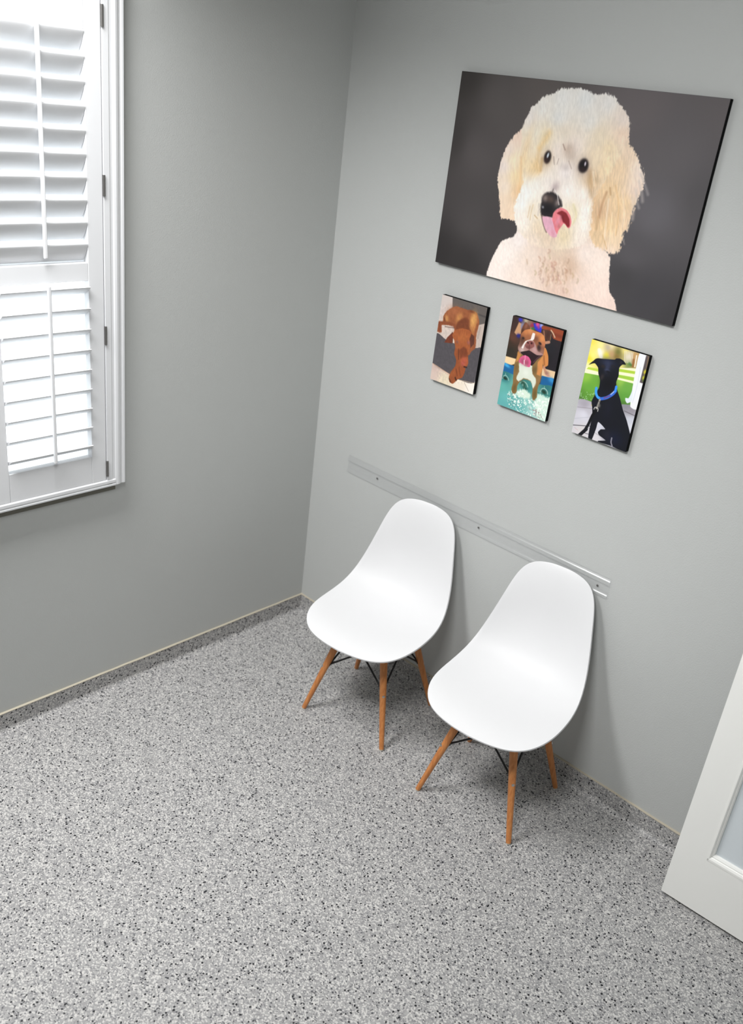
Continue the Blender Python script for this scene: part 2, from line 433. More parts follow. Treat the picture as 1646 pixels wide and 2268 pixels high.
LX, LY, TX, TY, LZ = .1782, .1752, .080, .090, .384
def leg_pt(sx, sy, z):
    f = z/LZ
    return Vector((sx*(LX+(TX-LX)*f), sy*(LY+(TY-LY)*f), z))
def make_chair(label):
    c = thing('shell_chair', label, 'chair', group='white shell chairs against the back wall')
    sh = link_mesh('seat_shell', shell_bm(), M['shell'], c, smooth=True)
    me = sh.data
    # make sure that the normals look up into the seat, then thicken away from them
    if sum(p.normal.z*p.area for p in me.polygons) < 0:
        me.flip_normals()
    so = sh.modifiers.new('solid', 'SOLIDIFY'); so.thickness = .0055; so.offset = -1
    bv = sh.modifiers.new('bevel', 'BEVEL'); bv.width = .0024; bv.segments = 3; bv.limit_method = 'ANGLE'; bv.angle_limit = math.radians(50)
    bm = bmesh.new()                        # black steel bracket under the seat
    for sx, sy in ((1, 1), (1, -1)):
        a, b = leg_pt(sx, sy, .372), leg_pt(-sx, -sy, .372)
        add_tube(bm, [a, b], .0055, 10)
    for sx in (1, -1):
        add_tube(bm, [leg_pt(sx, 1, .372), leg_pt(sx, -1, .372)], .0050, 10)
        add_tube(bm, [leg_pt(1, sx, .372), leg_pt(-1, sx, .372)], .0050, 10)
        for sy in (1, -1):
            p = leg_pt(sx, sy, .372); add_tube(bm, [p, p+Vector((-sx*.012, -sy*.012, .020))], .011, 12)
    link_mesh('seat_bracket', bm, M['black_metal'], c, smooth=False)['label'] = 'black steel bracket'
    for sx, sy in ((-1, -1), (1, -1), (1, 1), (-1, 1)):
        bm = bmesh.new()
        zs = [.004, .02, .12, .22, .31, .374, .383]
        rs = [.0086, .0090, .0108, .0127, .0138, .0136, .0110]
        add_tube(bm, [leg_pt(sx, sy, z) for z in zs], rs, 20)
        lg = link_mesh('leg', bm, M['wood'], c, smooth=True)
        lg.modifiers.new('edge', 'EDGE_SPLIT').split_angle = math.radians(50)
        bm = bmesh.new(); add_tube(bm, [leg_pt(sx, sy, 0), leg_pt(sx, sy, .0045)], [.0076, .0084], 16)
        link_mesh('glide', bm, M['glide'], lg)['label'] = 'pale nylon glide'
        p = leg_pt(sx, sy, .196); d = Vector((sx, sy, 0)).normalized()
        bm = bmesh.new(); add_tube(bm, [p+d*.009, p+d*.0135, p+d*.0145], [.0052, .0052, .0036], 16)
        add_tube(bm, [p+d*.0144, p+d*.0149], [.0018, .0014], 6)
        link_mesh('screw', bm, M['screw'], lg)['label'] = 'bright steel screw head'
    for (a, b) in (((-1, -1), (1, -1)), ((1, -1), (1, 1)), ((1, 1), (-1, 1)), ((-1, 1), (-1, -1))):
        for s, e in ((a, b), (b, a)):       # crossing rods on each side
            p = leg_pt(*s, .200); q = leg_pt(*e, .372)
            mid = (Vector((0, 0, p.z))-p).normalized()
            off = Vector(((a[0]+b[0])*.5, (a[1]+b[1])*.5, 0))*(.003 if s == a else -.003)
            p0 = p+mid*.011+off*.5
            bm = bmesh.new()
            add_tube(bm, [p0, p0+(q-p0)*.06+Vector((0, 0, .002)), p0+(q-p0)*.5+off, q+off], .0036, 10)
            add_tube(bm, [p+mid*.008+Vector((0,0,0)), p+mid*.0145], .0055, 10)
            link_mesh('brace_rod', bm, M['black_metal'], c, smooth=False)['label'] = 'thin black steel rod'
    return c
def copy_tree(o, parent=None):
    c = o.copy(); COL.objects.link(c)
    if parent: c.parent = parent
    for ch in list(o.children): copy_tree(ch, c)
    return c
chair = make_chair('white moulded plastic chair with wooden legs nearest the corner of the walls')
chair2 = copy_tree(chair)
chair.location = (.6890, -.2662, 0); chair.rotation_euler.z = .1739
chair2.location = (1.2655, -.2602, 0); chair2.rotation_euler.z = .1346
chair2['label'] = 'white moulded plastic chair with wooden legs nearest the white door'

# ------------------------------------------------------------------ clear wall guard rail
rail = thing('wall_guard_rail', 'long clear plastic guard rail screwed to the back wall behind the chairs', 'wall guard', (.2001, 0, .7421))
RL, RH = 1.3983-.2001, .0743
pr = [(-.0008, 0), (-.0030, .0004), (-.0030, .0020), (-.0070, .0040), (-.0082, .0065), (-.0082, .0125), (-.0054, .0162), (-.0030, .0175),
      (-.0030, .0485), (-.0070, .0505), (-.0092, .0535), (-.0092, .0640), (-.0060, .0680), (-.0036, .0700), (-.0030, RH), (-.0008, RH)]
bm = bmesh.new(); add_prism(bm, pr, lambda a, b, t: (t, a, b), 0, RL)
link_mesh('rail_strip', bm, M['clear'], rail, bevel=.0006)
for f in (.135, .40, .555, .965):
    bm = bmesh.new(); add_tube(bm, [(RL*f, -.0034, .0335), (RL*f, -.0050, .0335), (RL*f, -.0056, .0335)], [.0035, .0035, .002], 12)
    link_mesh('screw', bm, M['hinge'], rail)['label'] = 'small dark screw'

# ------------------------------------------------------------------ canvas prints
POODLE = [
  ["F",None,[[0.46,55.65,44,41,41],[-1.03,19.21,58,54,53],[0.7,0.76,56,52,50],[16.15,6.96,84,79,78],[10.58,21.77,80,75,75],[29.52,0.23,88,82,80],[13.03,41.8,70,66,66],[22.7,44.25,64,60,60],[63.15,3.53,98,92,93],[76.74,13.27,92,88,90],[87.12,0.6,92,87,88],[74.59,29.92,94,91,95],[70.67,41.71,80,77,80],[78.06,52.83,62,60,63],[87.91,57.52,58,56,58],[88.09,25.31,80,77,79],[12.59,57.59,48,45,45],[69.82,49.53,62,60,62]],0.0,0],
  ["F",[[23.62,62.49],[21.89,57.09],[22.98,52.87],[24.12,49.83],[25.73,46.59],[29.56,44.77],[30.7,42.92],[31.92,38.53],[53.8,34.73],[60.09,41.24],[63.95,43.81],[64.64,45.85],[65.67,50.95],[66.5,53.52],[68.49,55.3],[70.13,58.62],[71.41,62.3],[45.89,68.72]],[[24.52,56.54,236,222,214],[27.62,50.25,238,226,218],[31.77,45.31,234,222,216],[40.24,45.05,216,194,178],[37.62,48.27,226,208,194],[46.7,44.47,212,192,170],[46.07,51.98,204,174,152],[40.79,54.47,222,200,186],[51.2,49.55,202,174,152],[56.3,44.56,232,216,206],[61.68,47.37,236,218,206],[64.02,53.42,234,212,200],[67.5,57.92,228,204,192],[50.01,57.94,214,186,170],[57.36,54.92,226,204,192],[36.18,56.86,232,214,202]],0.28,0.35],
  ["S",[[46.93,52.65],[47.26,53.19],[47.44,53.77]],0.47,[232,212,196],0.42,0.5],
  ["S",[[43.77,47.29],[43.98,47.85],[43.68,48.52]],0.47,[232,212,196],0.42,0.5],
  ["S",[[48.8,51.12],[49.17,51.65],[49.2,52.25]],0.47,[232,212,196],0.42,0.5],
  ["S",[[44.97,55.4],[45.1,55.99],[44.87,56.66]],0.47,[171,139,112],0.42,0.5],
  ["S",[[55.33,52.32],[55.54,52.87],[55.29,53.53]],0.47,[164,145,114],0.42,0.5],
  ["S",[[43.25,45.88],[43.93,46.35],[43.34,47.07]],0.47,[168,126,107],0.42,0.5],
  ["S",[[47.82,51.71],[48.05,52.27],[48.35,52.82]],0.47,[157,130,113],0.42,0.5],
  ["S",[[48.73,53.16],[49.16,53.67],[48.96,54.33]],0.47,[232,212,196],0.42,0.5],
  ["S",[[46.94,48.4],[47.21,48.94],[47.09,49.57]],0.47,[232,212,196],0.42,0.5],
  ["S",[[49.58,50.03],[49.77,50.6],[50.03,51.15]],0.47,[232,212,196],0.42,0.5],
  ["S",[[51.43,54.76],[51.74,55.3],[51.7,55.92]],0.47,[232,212,196],0.42,0.5],
  ["S",[[44.87,50.55],[45.13,51.11],[45.47,51.65]],0.47,[232,212,196],0.42,0.5],
  ["S",[[42.36,50.5],[42.85,51.01],[42.71,51.65]],0.47,[164,141,96],0.42,0.5],
  ["S",[[50.65,54.31],[50.93,54.86],[50.75,55.51]],0.47,[232,212,196],0.42,0.5],
  ["S",[[47.46,50.09],[47.75,50.63],[47.96,51.2]],0.47,[232,212,196],0.42,0.5],
  ["S",[[50.0,53.42],[50.51,53.92],[50.3,54.58]],0.47,[232,212,196],0.42,0.5],
  ["S",[[49.55,56.71],[49.91,57.25],[49.59,57.94]],0.47,[232,212,196],0.42,0.5],
  ["S",[[42.62,47.22],[42.91,47.77],[43.02,48.36]],0.47,[232,212,196],0.42,0.5],
  ["S",[[41.33,51.94],[42.08,52.4],[41.35,53.17]],0.47,[173,142,118],0.42,0.5],
  ["S",[[43.73,50.44],[44.09,50.98],[43.38,51.74]],0.47,[161,127,110],0.42,0.5],
  ["S",[[50.25,50.3],[50.99,50.75],[50.59,51.43]],0.47,[175,144,113],0.42,0.5],
  ["S",[[48.15,53.55],[48.18,54.15],[48.09,54.79]],0.47,[232,212,196],0.42,0.5],
  ["S",[[42.33,48.52],[42.7,49.06],[42.46,49.71]],0.47,[169,129,108],0.42,0.5],
  ["S",[[45.07,49.44],[45.63,49.94],[45.41,50.59]],0.47,[180,125,111],0.42,0.5],
  ["S",[[41.81,52.59],[42.37,53.09],[41.53,53.89]],0.47,[167,125,103],0.42,0.5],
  ["S",[[52.09,50.19],[52.31,50.75],[52.48,51.32]],0.47,[161,123,98],0.42,0.5],
  ["S",[[46.1,49.08],[46.93,49.52],[46.31,50.25]],0.47,[181,123,105],0.42,0.5],
  ["S",[[44.62,48.07],[44.92,48.61],[44.78,49.25]],0.47,[232,212,196],0.42,0.5],
  ["S",[[44.37,50.51],[44.67,51.06],[44.58,51.69]],0.47,[165,132,99],0.42,0.5],
  ["S",[[42.05,50.21],[42.63,50.71],[42.04,51.44]],0.47,[157,124,104],0.42,0.5],
  ["S",[[47.94,53.94],[48.54,54.42],[48.09,55.13]],0.47,[170,138,116],0.42,0.5],
  ["S",[[40.3,48.72],[40.96,49.2],[41.07,49.79]],0.47,[169,122,97],0.42,0.5],
  ["S",[[49.21,54.01],[49.86,54.48],[49.39,55.19]],0.47,[180,131,110],0.42,0.5],
  ["S",[[53.06,51.16],[53.6,51.65],[53.49,52.28]],0.47,[173,145,101],0.42,0.5],
  ["S",[[46.25,52.44],[46.23,53.06],[45.91,53.74]],0.47,[162,128,117],0.42,0.5],
  ["S",[[46.65,50.93],[47.09,51.45],[46.45,52.19]],0.47,[167,138,109],0.42,0.5],
  ["S",[[42.56,51.87],[42.86,52.42],[42.64,53.08]],0.47,[232,212,196],0.42,0.5],
  ["S",[[44.56,51.41],[45.08,51.91],[44.78,52.59]],0.47,[232,212,196],0.42,0.5],
  ["S",[[43.82,47.32],[44.04,47.88],[44.49,48.39]],0.47,[163,145,107],0.42,0.5],
  ["S",[[36.14,50.43],[36.38,51.0],[36.63,51.57]],0.47,[172,140,109],0.42,0.5],
  ["S",[[42.19,53.95],[42.48,54.5],[42.39,55.14]],0.47,[232,212,196],0.42,0.5],
  ["S",[[45.75,50.67],[46.61,51.1],[46.07,51.82]],0.47,[168,122,119],0.42,0.5],
  ["S",[[43.66,50.48],[44.08,51.01],[43.98,51.64]],0.47,[232,212,196],0.42,0.5],
  ["S",[[48.48,52.71],[48.5,53.31],[48.7,53.88]],0.47,[177,124,119],0.42,0.5],
  ["S",[[49.93,49.65],[50.52,50.13],[49.96,50.85]],0.47,[232,212,196],0.42,0.5],
  ["S",[[46.68,53.45],[47.06,53.98],[46.59,54.7]],0.47,[170,122,110],0.42,0.5],
  ["S",[[42.22,53.96],[42.07,54.61],[42.49,55.14]],0.47,[158,126,106],0.42,0.5],
  ["S",[[46.78,50.41],[47.27,50.92],[47.28,51.53]],0.47,[232,212,196],0.42,0.5],
  ["S",[[51.09,52.27],[51.35,52.81],[51.44,53.4]],0.47,[175,135,102],0.42,0.5],
  ["S",[[50.97,56.11],[51.08,56.7],[51.44,57.23]],0.47,[165,129,113],0.42,0.5],
  ["S",[[43.04,50.47],[43.18,51.05],[43.21,51.66]],0.47,[232,212,196],0.42,0.5],
  ["S",[[45.79,54.22],[46.22,54.75],[46.32,55.34]],0.47,[232,212,196],0.42,0.5],
  ["S",[[44.54,50.28],[44.49,50.9],[44.81,51.44]],0.47,[232,212,196],0.42,0.5],
  ["S",[[48.45,50.18],[48.68,50.74],[48.32,51.42]],0.47,[232,212,196],0.42,0.5],
  ["S",[[43.33,54.75],[43.6,55.31],[43.31,56.0]],0.47,[160,122,117],0.42,0.5],
  ["S",[[46.46,55.51],[46.76,56.06],[46.94,56.64]],0.47,[232,212,196],0.42,0.5],
  ["S",[[45.48,53.06],[45.95,53.57],[45.81,54.21]],0.47,[232,212,196],0.42,0.5],
  ["S",[[39.86,53.09],[40.45,53.58],[40.17,54.26]],0.47,[160,144,100],0.42,0.5],
  ["S",[[49.58,50.92],[49.84,51.47],[49.92,52.06]],0.47,[159,130,114],0.42,0.5],
  ["S",[[48.54,48.65],[48.79,49.2],[48.09,49.95]],0.47,[232,212,196],0.42,0.5],
  ["S",[[42.64,50.72],[43.06,51.25],[42.96,51.88]],0.47,[232,212,196],0.42,0.5],
  ["S",[[44.89,53.85],[45.4,54.35],[45.16,55.02]],0.47,[170,129,106],0.42,0.5],
  ["S",[[43.73,51.48],[43.99,52.04],[43.86,52.68]],0.47,[163,143,111],0.42,0.5],
  ["S",[[51.93,55.96],[52.68,56.4],[52.44,57.07]],0.47,[171,144,107],0.42,0.5],
  ["S",[[49.76,53.05],[49.75,53.67],[49.89,54.25]],0.47,[232,212,196],0.42,0.5],
  ["S",[[46.25,55.25],[47.07,55.69],[46.52,56.43]],0.47,[232,212,196],0.42,0.5],
  ["S",[[54.09,51.09],[54.62,51.58],[54.69,52.16]],0.47,[232,212,196],0.42,0.5],
  ["S",[[50.43,50.44],[51.24,50.87],[50.91,51.55]],0.47,[178,128,110],0.42,0.5],
  ["S",[[53.05,53.21],[53.28,53.76],[53.39,54.34]],0.47,[232,212,196],0.42,0.5],
  ["S",[[47.69,53.14],[48.24,53.63],[48.02,54.29]],0.47,[171,135,102],0.42,0.5],
  ["S",[[50.18,53.69],[50.99,54.12],[51.07,54.71]],0.47,[162,133,100],0.42,0.5],
  ["S",[[49.98,52.56],[50.06,53.15],[50.39,53.69]],0.47,[232,212,196],0.42,0.5],
  ["S",[[50.86,47.33],[51.02,47.89],[50.73,48.55]],0.47,[157,124,103],0.42,0.5],
  ["S",[[49.03,54.82],[49.43,55.34],[48.99,56.06]],0.47,[232,212,196],0.42,0.5],
  ["S",[[46.11,51.75],[46.33,52.32],[46.08,52.99]],0.47,[232,212,196],0.42,0.5],
  ["F",[[60.47,11.85],[62.68,13.68],[65.13,15.93],[67.69,19.11],[69.12,21.26],[69.51,24.76],[68.55,28.52],[67.84,32.3],[68.06,34.72],[66.97,36.66],[66.84,38.93],[66.48,42.03],[64.51,43.06],[61.66,42.6],[58.4,41.82],[55.93,39.46],[52.28,31.19],[53.66,22.29]],[[63.45,14.98,230,206,182],[67.72,20.28,232,214,200],[67.61,25.06,228,206,190],[60.82,21.27,228,200,166],[59.22,26.36,226,196,156],[64.39,29.2,228,198,158],[67.74,33.54,226,196,164],[57.89,32.77,206,172,138],[60.99,35.99,226,194,150],[64.09,39.2,230,204,172],[63.45,42.5,232,208,188],[59.77,40.02,218,188,150]],0.48,0.9],
  ["S",[[67.88,20.85],[70.01,23.49],[71.45,25.65]],0.69,[190,182,180],0.4,0.69],
  ["S",[[67.8,22.64],[69.4,25.37],[70.3,27.63]],0.83,[200,190,184],0.45,0.83],
  ["S",[[67.61,25.06],[68.66,27.9],[69.68,29.54]],0.69,[200,190,184],0.4,0.69],
  ["S",[[67.27,27.52],[68.19,30.4],[68.55,32.78]],0.83,[206,192,182],0.45,0.83],
  ["S",[[67.6,33.57],[67.82,36.0]],0.55,[200,186,174],0.4,0.55],
  ["S",[[66.6,37.47],[67.8,39.75]],0.42,[190,180,172],0.35,0.42],
  ["S",[[58.66,27.06],[58.0,30.87],[57.91,34.02]],0.69,[180,138,104],0.7,0.62],
  ["S",[[59.49,25.7],[60.1,27.44]],0.42,[184,140,98],0.6,0.42],
  ["S",[[57.62,34.07],[57.82,37.19]],0.97,[196,160,120],0.6,0.55],
  ["S",[[59.84,28.72],[60.37,33.59],[61.22,39.74]],0.55,[238,218,196],0.6,0.28],
  ["S",[[61.04,24.86],[63.58,30.56],[64.48,37.87]],0.55,[214,176,128],0.5,0.28],
  ["S",[[60.33,38.64],[62.58,42.03]],0.42,[206,170,124],0.6,0.28],
  ["S",[[63.45,25.7],[65.58,31.46],[65.96,35.1]],0.69,[236,210,184],0.5,0.28],
  ["S",[[61.91,32.08],[62.63,38.21],[63.87,41.78]],0.42,[238,216,184],0.5,0.28],
  ["F",[[26.21,13.93],[22.76,17.26],[21.04,20.3],[20.29,23.91],[20.07,26.84],[20.59,30.74],[21.82,33.9],[23.04,38.57],[24.51,40.36],[26.68,39.84],[29.15,39.95],[30.67,36.07],[31.54,31.04],[31.4,27.55],[31.02,21.69]],[[25.03,16.09,234,208,190],[22.58,20.23,230,212,200],[21.56,24.92,226,212,204],[23.2,30.62,234,216,198],[23.51,35.92,232,208,184],[26.64,38.09,232,206,180],[26.8,27.44,238,214,172],[24.81,22.52,240,222,190],[28.83,31.07,226,190,150]],0.28,0.55],
  ["S",[[27.47,21.52],[28.46,26.55],[28.65,31.76]],0.69,[230,192,144],0.7,0.42],
  ["F",[[26.06,14.71],[26.26,13.42],[26.72,11.12],[27.64,9.41],[28.07,7.76],[29.83,6.24],[31.53,4.62],[34.73,3.36],[37.17,1.83],[39.61,1.72],[42.54,1.23],[45.34,1.56],[47.55,2.05],[49.63,2.67],[51.63,1.9],[54.8,2.41],[56.96,4.03],[59.29,5.85],[60.94,7.74],[61.48,9.76],[61.8,13.08],[60.45,17.14],[57.73,23.53],[55.09,28.98],[55.41,33.19],[56.05,36.88],[55.52,41.47],[51.41,43.95],[45.36,45.66],[37.01,45.67],[31.56,42.9],[29.41,40.31],[28.1,36.9],[28.32,34.06],[29.19,31.15],[29.87,28.95],[28.68,24.57],[27.2,19.64]],[[28.61,10.05,230,222,216],[31.22,7.32,232,228,222],[38.38,4.21,230,228,224],[45.98,4.07,226,226,224],[53.33,3.93,226,222,218],[59.27,7.35,228,214,204],[59.78,11.93,232,206,184],[38.15,9.64,226,225,222],[48.76,9.08,226,222,216],[31.21,14.1,232,222,204],[28.86,18.16,234,216,190],[29.21,23.21,234,212,176],[32.73,24.01,226,196,150],[34.66,14.94,232,212,176],[40.99,14.79,228,216,200],[40.2,17.97,230,216,206],[45.21,16.1,230,216,206],[52.7,12.78,226,210,186],[56.46,15.88,232,210,176],[52.6,18.18,230,210,182],[56.97,20.61,232,208,172],[43.98,23.68,230,220,216],[45.95,28.42,236,228,222],[50.77,28.92,238,228,220],[31.93,31.25,236,234,230],[31.03,34.68,236,234,230],[34.71,28.86,236,230,222],[38.53,27.64,232,222,214],[34.59,35.41,230,216,196],[38.21,40.08,224,206,180],[32.22,39.81,236,226,216],[42.47,43.95,216,196,176],[47.48,41.03,216,198,166],[48.99,34.28,226,212,184],[53.19,33.57,240,234,228],[54.42,37.17,238,230,222],[53.87,41.13,232,218,206],[53.11,24.83,202,172,136],[36.7,44.38,226,208,192]],0.36,0.69],
  ["S",[[35.99,13.79],[34.89,15.9],[33.49,18.2]],1.38,[222,186,128],0.6,1.52],
  ["S",[[33.64,18.81],[33.56,22.62],[34.57,24.77]],1.25,[214,178,124],0.5,1.38],
  ["S",[[35.01,21.15],[35.27,24.29]],0.97,[190,150,96],0.55,0.69],
  ["S",[[51.85,22.31],[52.81,24.87],[54.09,28.64]],1.25,[184,150,112],0.6,1.38],
  ["S",[[53.08,22.37],[54.29,25.88]],0.55,[236,220,196],0.6,0.42],
  ["B",43.55,17.54,1.8,1.8,0,[186,164,148],0.75,1.0],
  ["B",44.91,19.21,1.52,1.66,0,[190,172,158],0.7,1],
  ["B",43.62,22.23,1.66,0.97,0,[205,192,186],0.8,1],
  ["S",[[41.37,16.34],[42.34,17.69]],0.42,[150,126,112],0.7,0.28],
  ["S",[[38.94,20.0],[39.6,22.04]],0.28,[140,120,112],0.6,0.28],
  ["S",[[40.79,20.38],[40.53,21.91]],0.28,[160,140,132],0.6,0.28],
  ["S",[[44.3,20.52],[45.71,22.43]],0.28,[150,128,118],0.5,0.28],
  ["B",36.72,20.8,1.73,2.21,-8,[150,122,94],0.55,1.2],
  ["B",49.3,21.31,2.28,2.49,0,[130,112,104],0.55,1.2],
  ["B",36.86,20.4,1.25,1.8,0,[26,20,22],1,3.5],
  ["B",36.65,21.18,0.83,0.83,0,[62,40,34],0.7,1],
  ["B",36.87,19.9,0.33,0.76,12,[205,214,222],0.95,2],
  ["B",49.48,21.11,1.69,1.97,0,[22,17,20],1,3.5],
  ["B",49.48,22.03,0.97,0.55,0,[48,30,28],0.6,1],
  ["B",49.95,20.55,0.26,0.62,0,[216,206,216],0.95,2],
  ["B",41.43,28.22,1.25,1.66,25,[176,158,158],0.8,1],
  ["S",[[40.96,28.93],[40.32,30.32]],0.55,[96,84,82],0.6,0.42],
  ["P",[[37.53,33.02],[37.57,31.31],[38.72,30.14],[40.75,29.68],[43.06,30.44],[44.63,31.86],[44.85,33.09],[43.06,34.8],[42.3,36.78],[40.03,37.03],[38.3,36.61],[37.57,34.73]],[38,34,36],0.62,0.21],
  ["B",38.7,31.73,0.97,0.97,0,[150,132,124],0.8,1],
  ["B",40.68,31.8,1.25,1.11,0,[96,76,66],0.7,1],
  ["B",43.23,32.29,0.83,1.11,20,[150,134,130],0.75,1],
  ["S",[[41.27,28.89],[42.5,29.97],[43.17,31.4],[43.85,32.83]],0.28,[222,214,210],0.75,0.21],
  ["B",40.24,34.73,1.94,1.52,0,[20,18,22],0.9,1.6],
  ["B",38.43,34.38,0.44,0.36,20,[138,138,144],0.9,1.5],
  ["S",[[43.7,31.57],[44.86,33.05]],0.55,[60,52,52],0.8,0.35],
  ["S",[[38.61,36.84],[39.85,39.26],[41.29,41.12]],0.55,[84,62,58],0.75,0.35],
  ["P",[[38.88,37.16],[40.5,36.74],[42.51,36.89],[43.62,38.55],[44.95,40.32],[45.15,41.87],[44.17,42.27],[42.65,41.9],[40.89,40.63],[39.64,38.83]],[216,164,182],0.25,0.0],
  ["B",43.59,41.09,0.69,1.25,-25,[206,132,148],0.6,1],
  ["P",[[42.49,37.18],[42.51,35.46],[43.44,34.17],[44.87,33.51],[46.88,33.88],[48.42,35.16],[49.27,36.84],[49.19,38.27],[48.63,38.8],[47.79,38.24],[46.78,37.71],[46.14,38.68],[45.39,39.95],[45.15,41.15],[44.16,40.03],[43.25,38.48]],[220,122,130],0.22,0.0],
  ["P",[[43.71,35.26],[45.23,34.29],[46.91,34.71],[48.32,36.16],[48.87,38.04],[48.31,38.57],[47.32,37.75],[46.34,37.36],[45.43,35.81]],[128,36,42],0.35,0.0],
  ["B",45.75,36.0,0.55,0.83,-30,[96,22,30],0.6,1],
  ["B",44.6,37.24,0.69,1.38,20,[214,142,160],0.75,1.2],
  ["B",45.31,38.81,0.69,0.69,0,[170,110,110],0.5,1],
  ["S",[[34.84,34.32],[34.57,36.74],[34.69,38.71]],0.35,[200,174,132],0.6,0.42],
  ["S",[[33.79,34.89],[33.73,38.21]],0.28,[200,170,130],0.6,0.28],
  ["S",[[36.01,37.16],[37.19,37.88]],0.35,[180,146,100],0.6,0.28],
  ["S",[[48.74,32.03],[50.35,34.69],[49.76,37.36]],0.69,[214,202,160],0.6,0.55],
  ["S",[[36.87,33.72],[37.3,36.93]],0.42,[180,170,166],0.5,0.42],
  ["B",28.45,21.39,1.11,8.3,8,[222,190,146],0.45,1.0],
  ["B",55.67,31.26,1.25,6.92,-4,[212,178,140],0.5,1.0],
  ["B",40.41,12.42,5.54,1.94,0,[222,206,184],0.35,1],
  ["B",40.42,42.34,4.15,1.66,20,[206,182,158],0.4,1],
  ["T",[[26.06,14.71],[26.26,13.42],[26.72,11.12],[27.64,9.41],[28.07,7.76],[29.83,6.24],[31.53,4.62],[34.73,3.36],[37.17,1.83],[39.61,1.72],[42.54,1.23],[45.34,1.56],[47.55,2.05],[49.63,2.67],[51.63,1.9],[54.8,2.41],[56.96,4.03],[59.29,5.85],[60.94,7.74],[61.48,9.76],[61.8,13.08],[60.45,17.14],[57.73,23.53],[55.09,28.98],[55.41,33.19],[56.05,36.88],[55.52,41.47],[51.41,43.95],[45.36,45.66],[37.01,45.67],[31.56,42.9],[29.41,40.31],[28.1,36.9],[28.32,34.06],[29.19,31.15],[29.87,28.95],[28.68,24.57],[27.2,19.64]],0.032,1.25,0.33,80],
  ["T",[[60.47,11.85],[62.68,13.68],[65.13,15.93],[67.69,19.11],[69.12,21.26],[69.51,24.76],[68.55,28.52],[67.84,32.3],[68.06,34.72],[66.97,36.66],[66.84,38.93],[66.48,42.03],[64.51,43.06],[61.66,42.6],[58.4,41.82],[55.93,39.46],[52.28,31.19],[53.66,22.29]],0.05,1.66,0.3,78],
  ["T",[[26.21,13.93],[22.76,17.26],[21.04,20.3],[20.29,23.91],[20.07,26.84],[20.59,30.74],[21.82,33.9],[23.04,38.57],[24.51,40.36],[26.68,39.84],[29.15,39.95],[30.67,36.07],[31.54,31.04],[31.4,27.55],[31.02,21.69]],0.03,1.66,0.42,85],
  ["T",[[23.62,62.49],[21.89,57.09],[22.98,52.87],[24.12,49.83],[25.73,46.59],[29.56,44.77],[30.7,42.92],[31.92,38.53],[53.8,34.73],[60.09,41.24],[63.95,43.81],[64.64,45.85],[65.67,50.95],[66.5,53.52],[68.49,55.3],[70.13,58.62],[71.41,62.3],[45.89,68.72]],0.025,0.83,0.42,70],
]
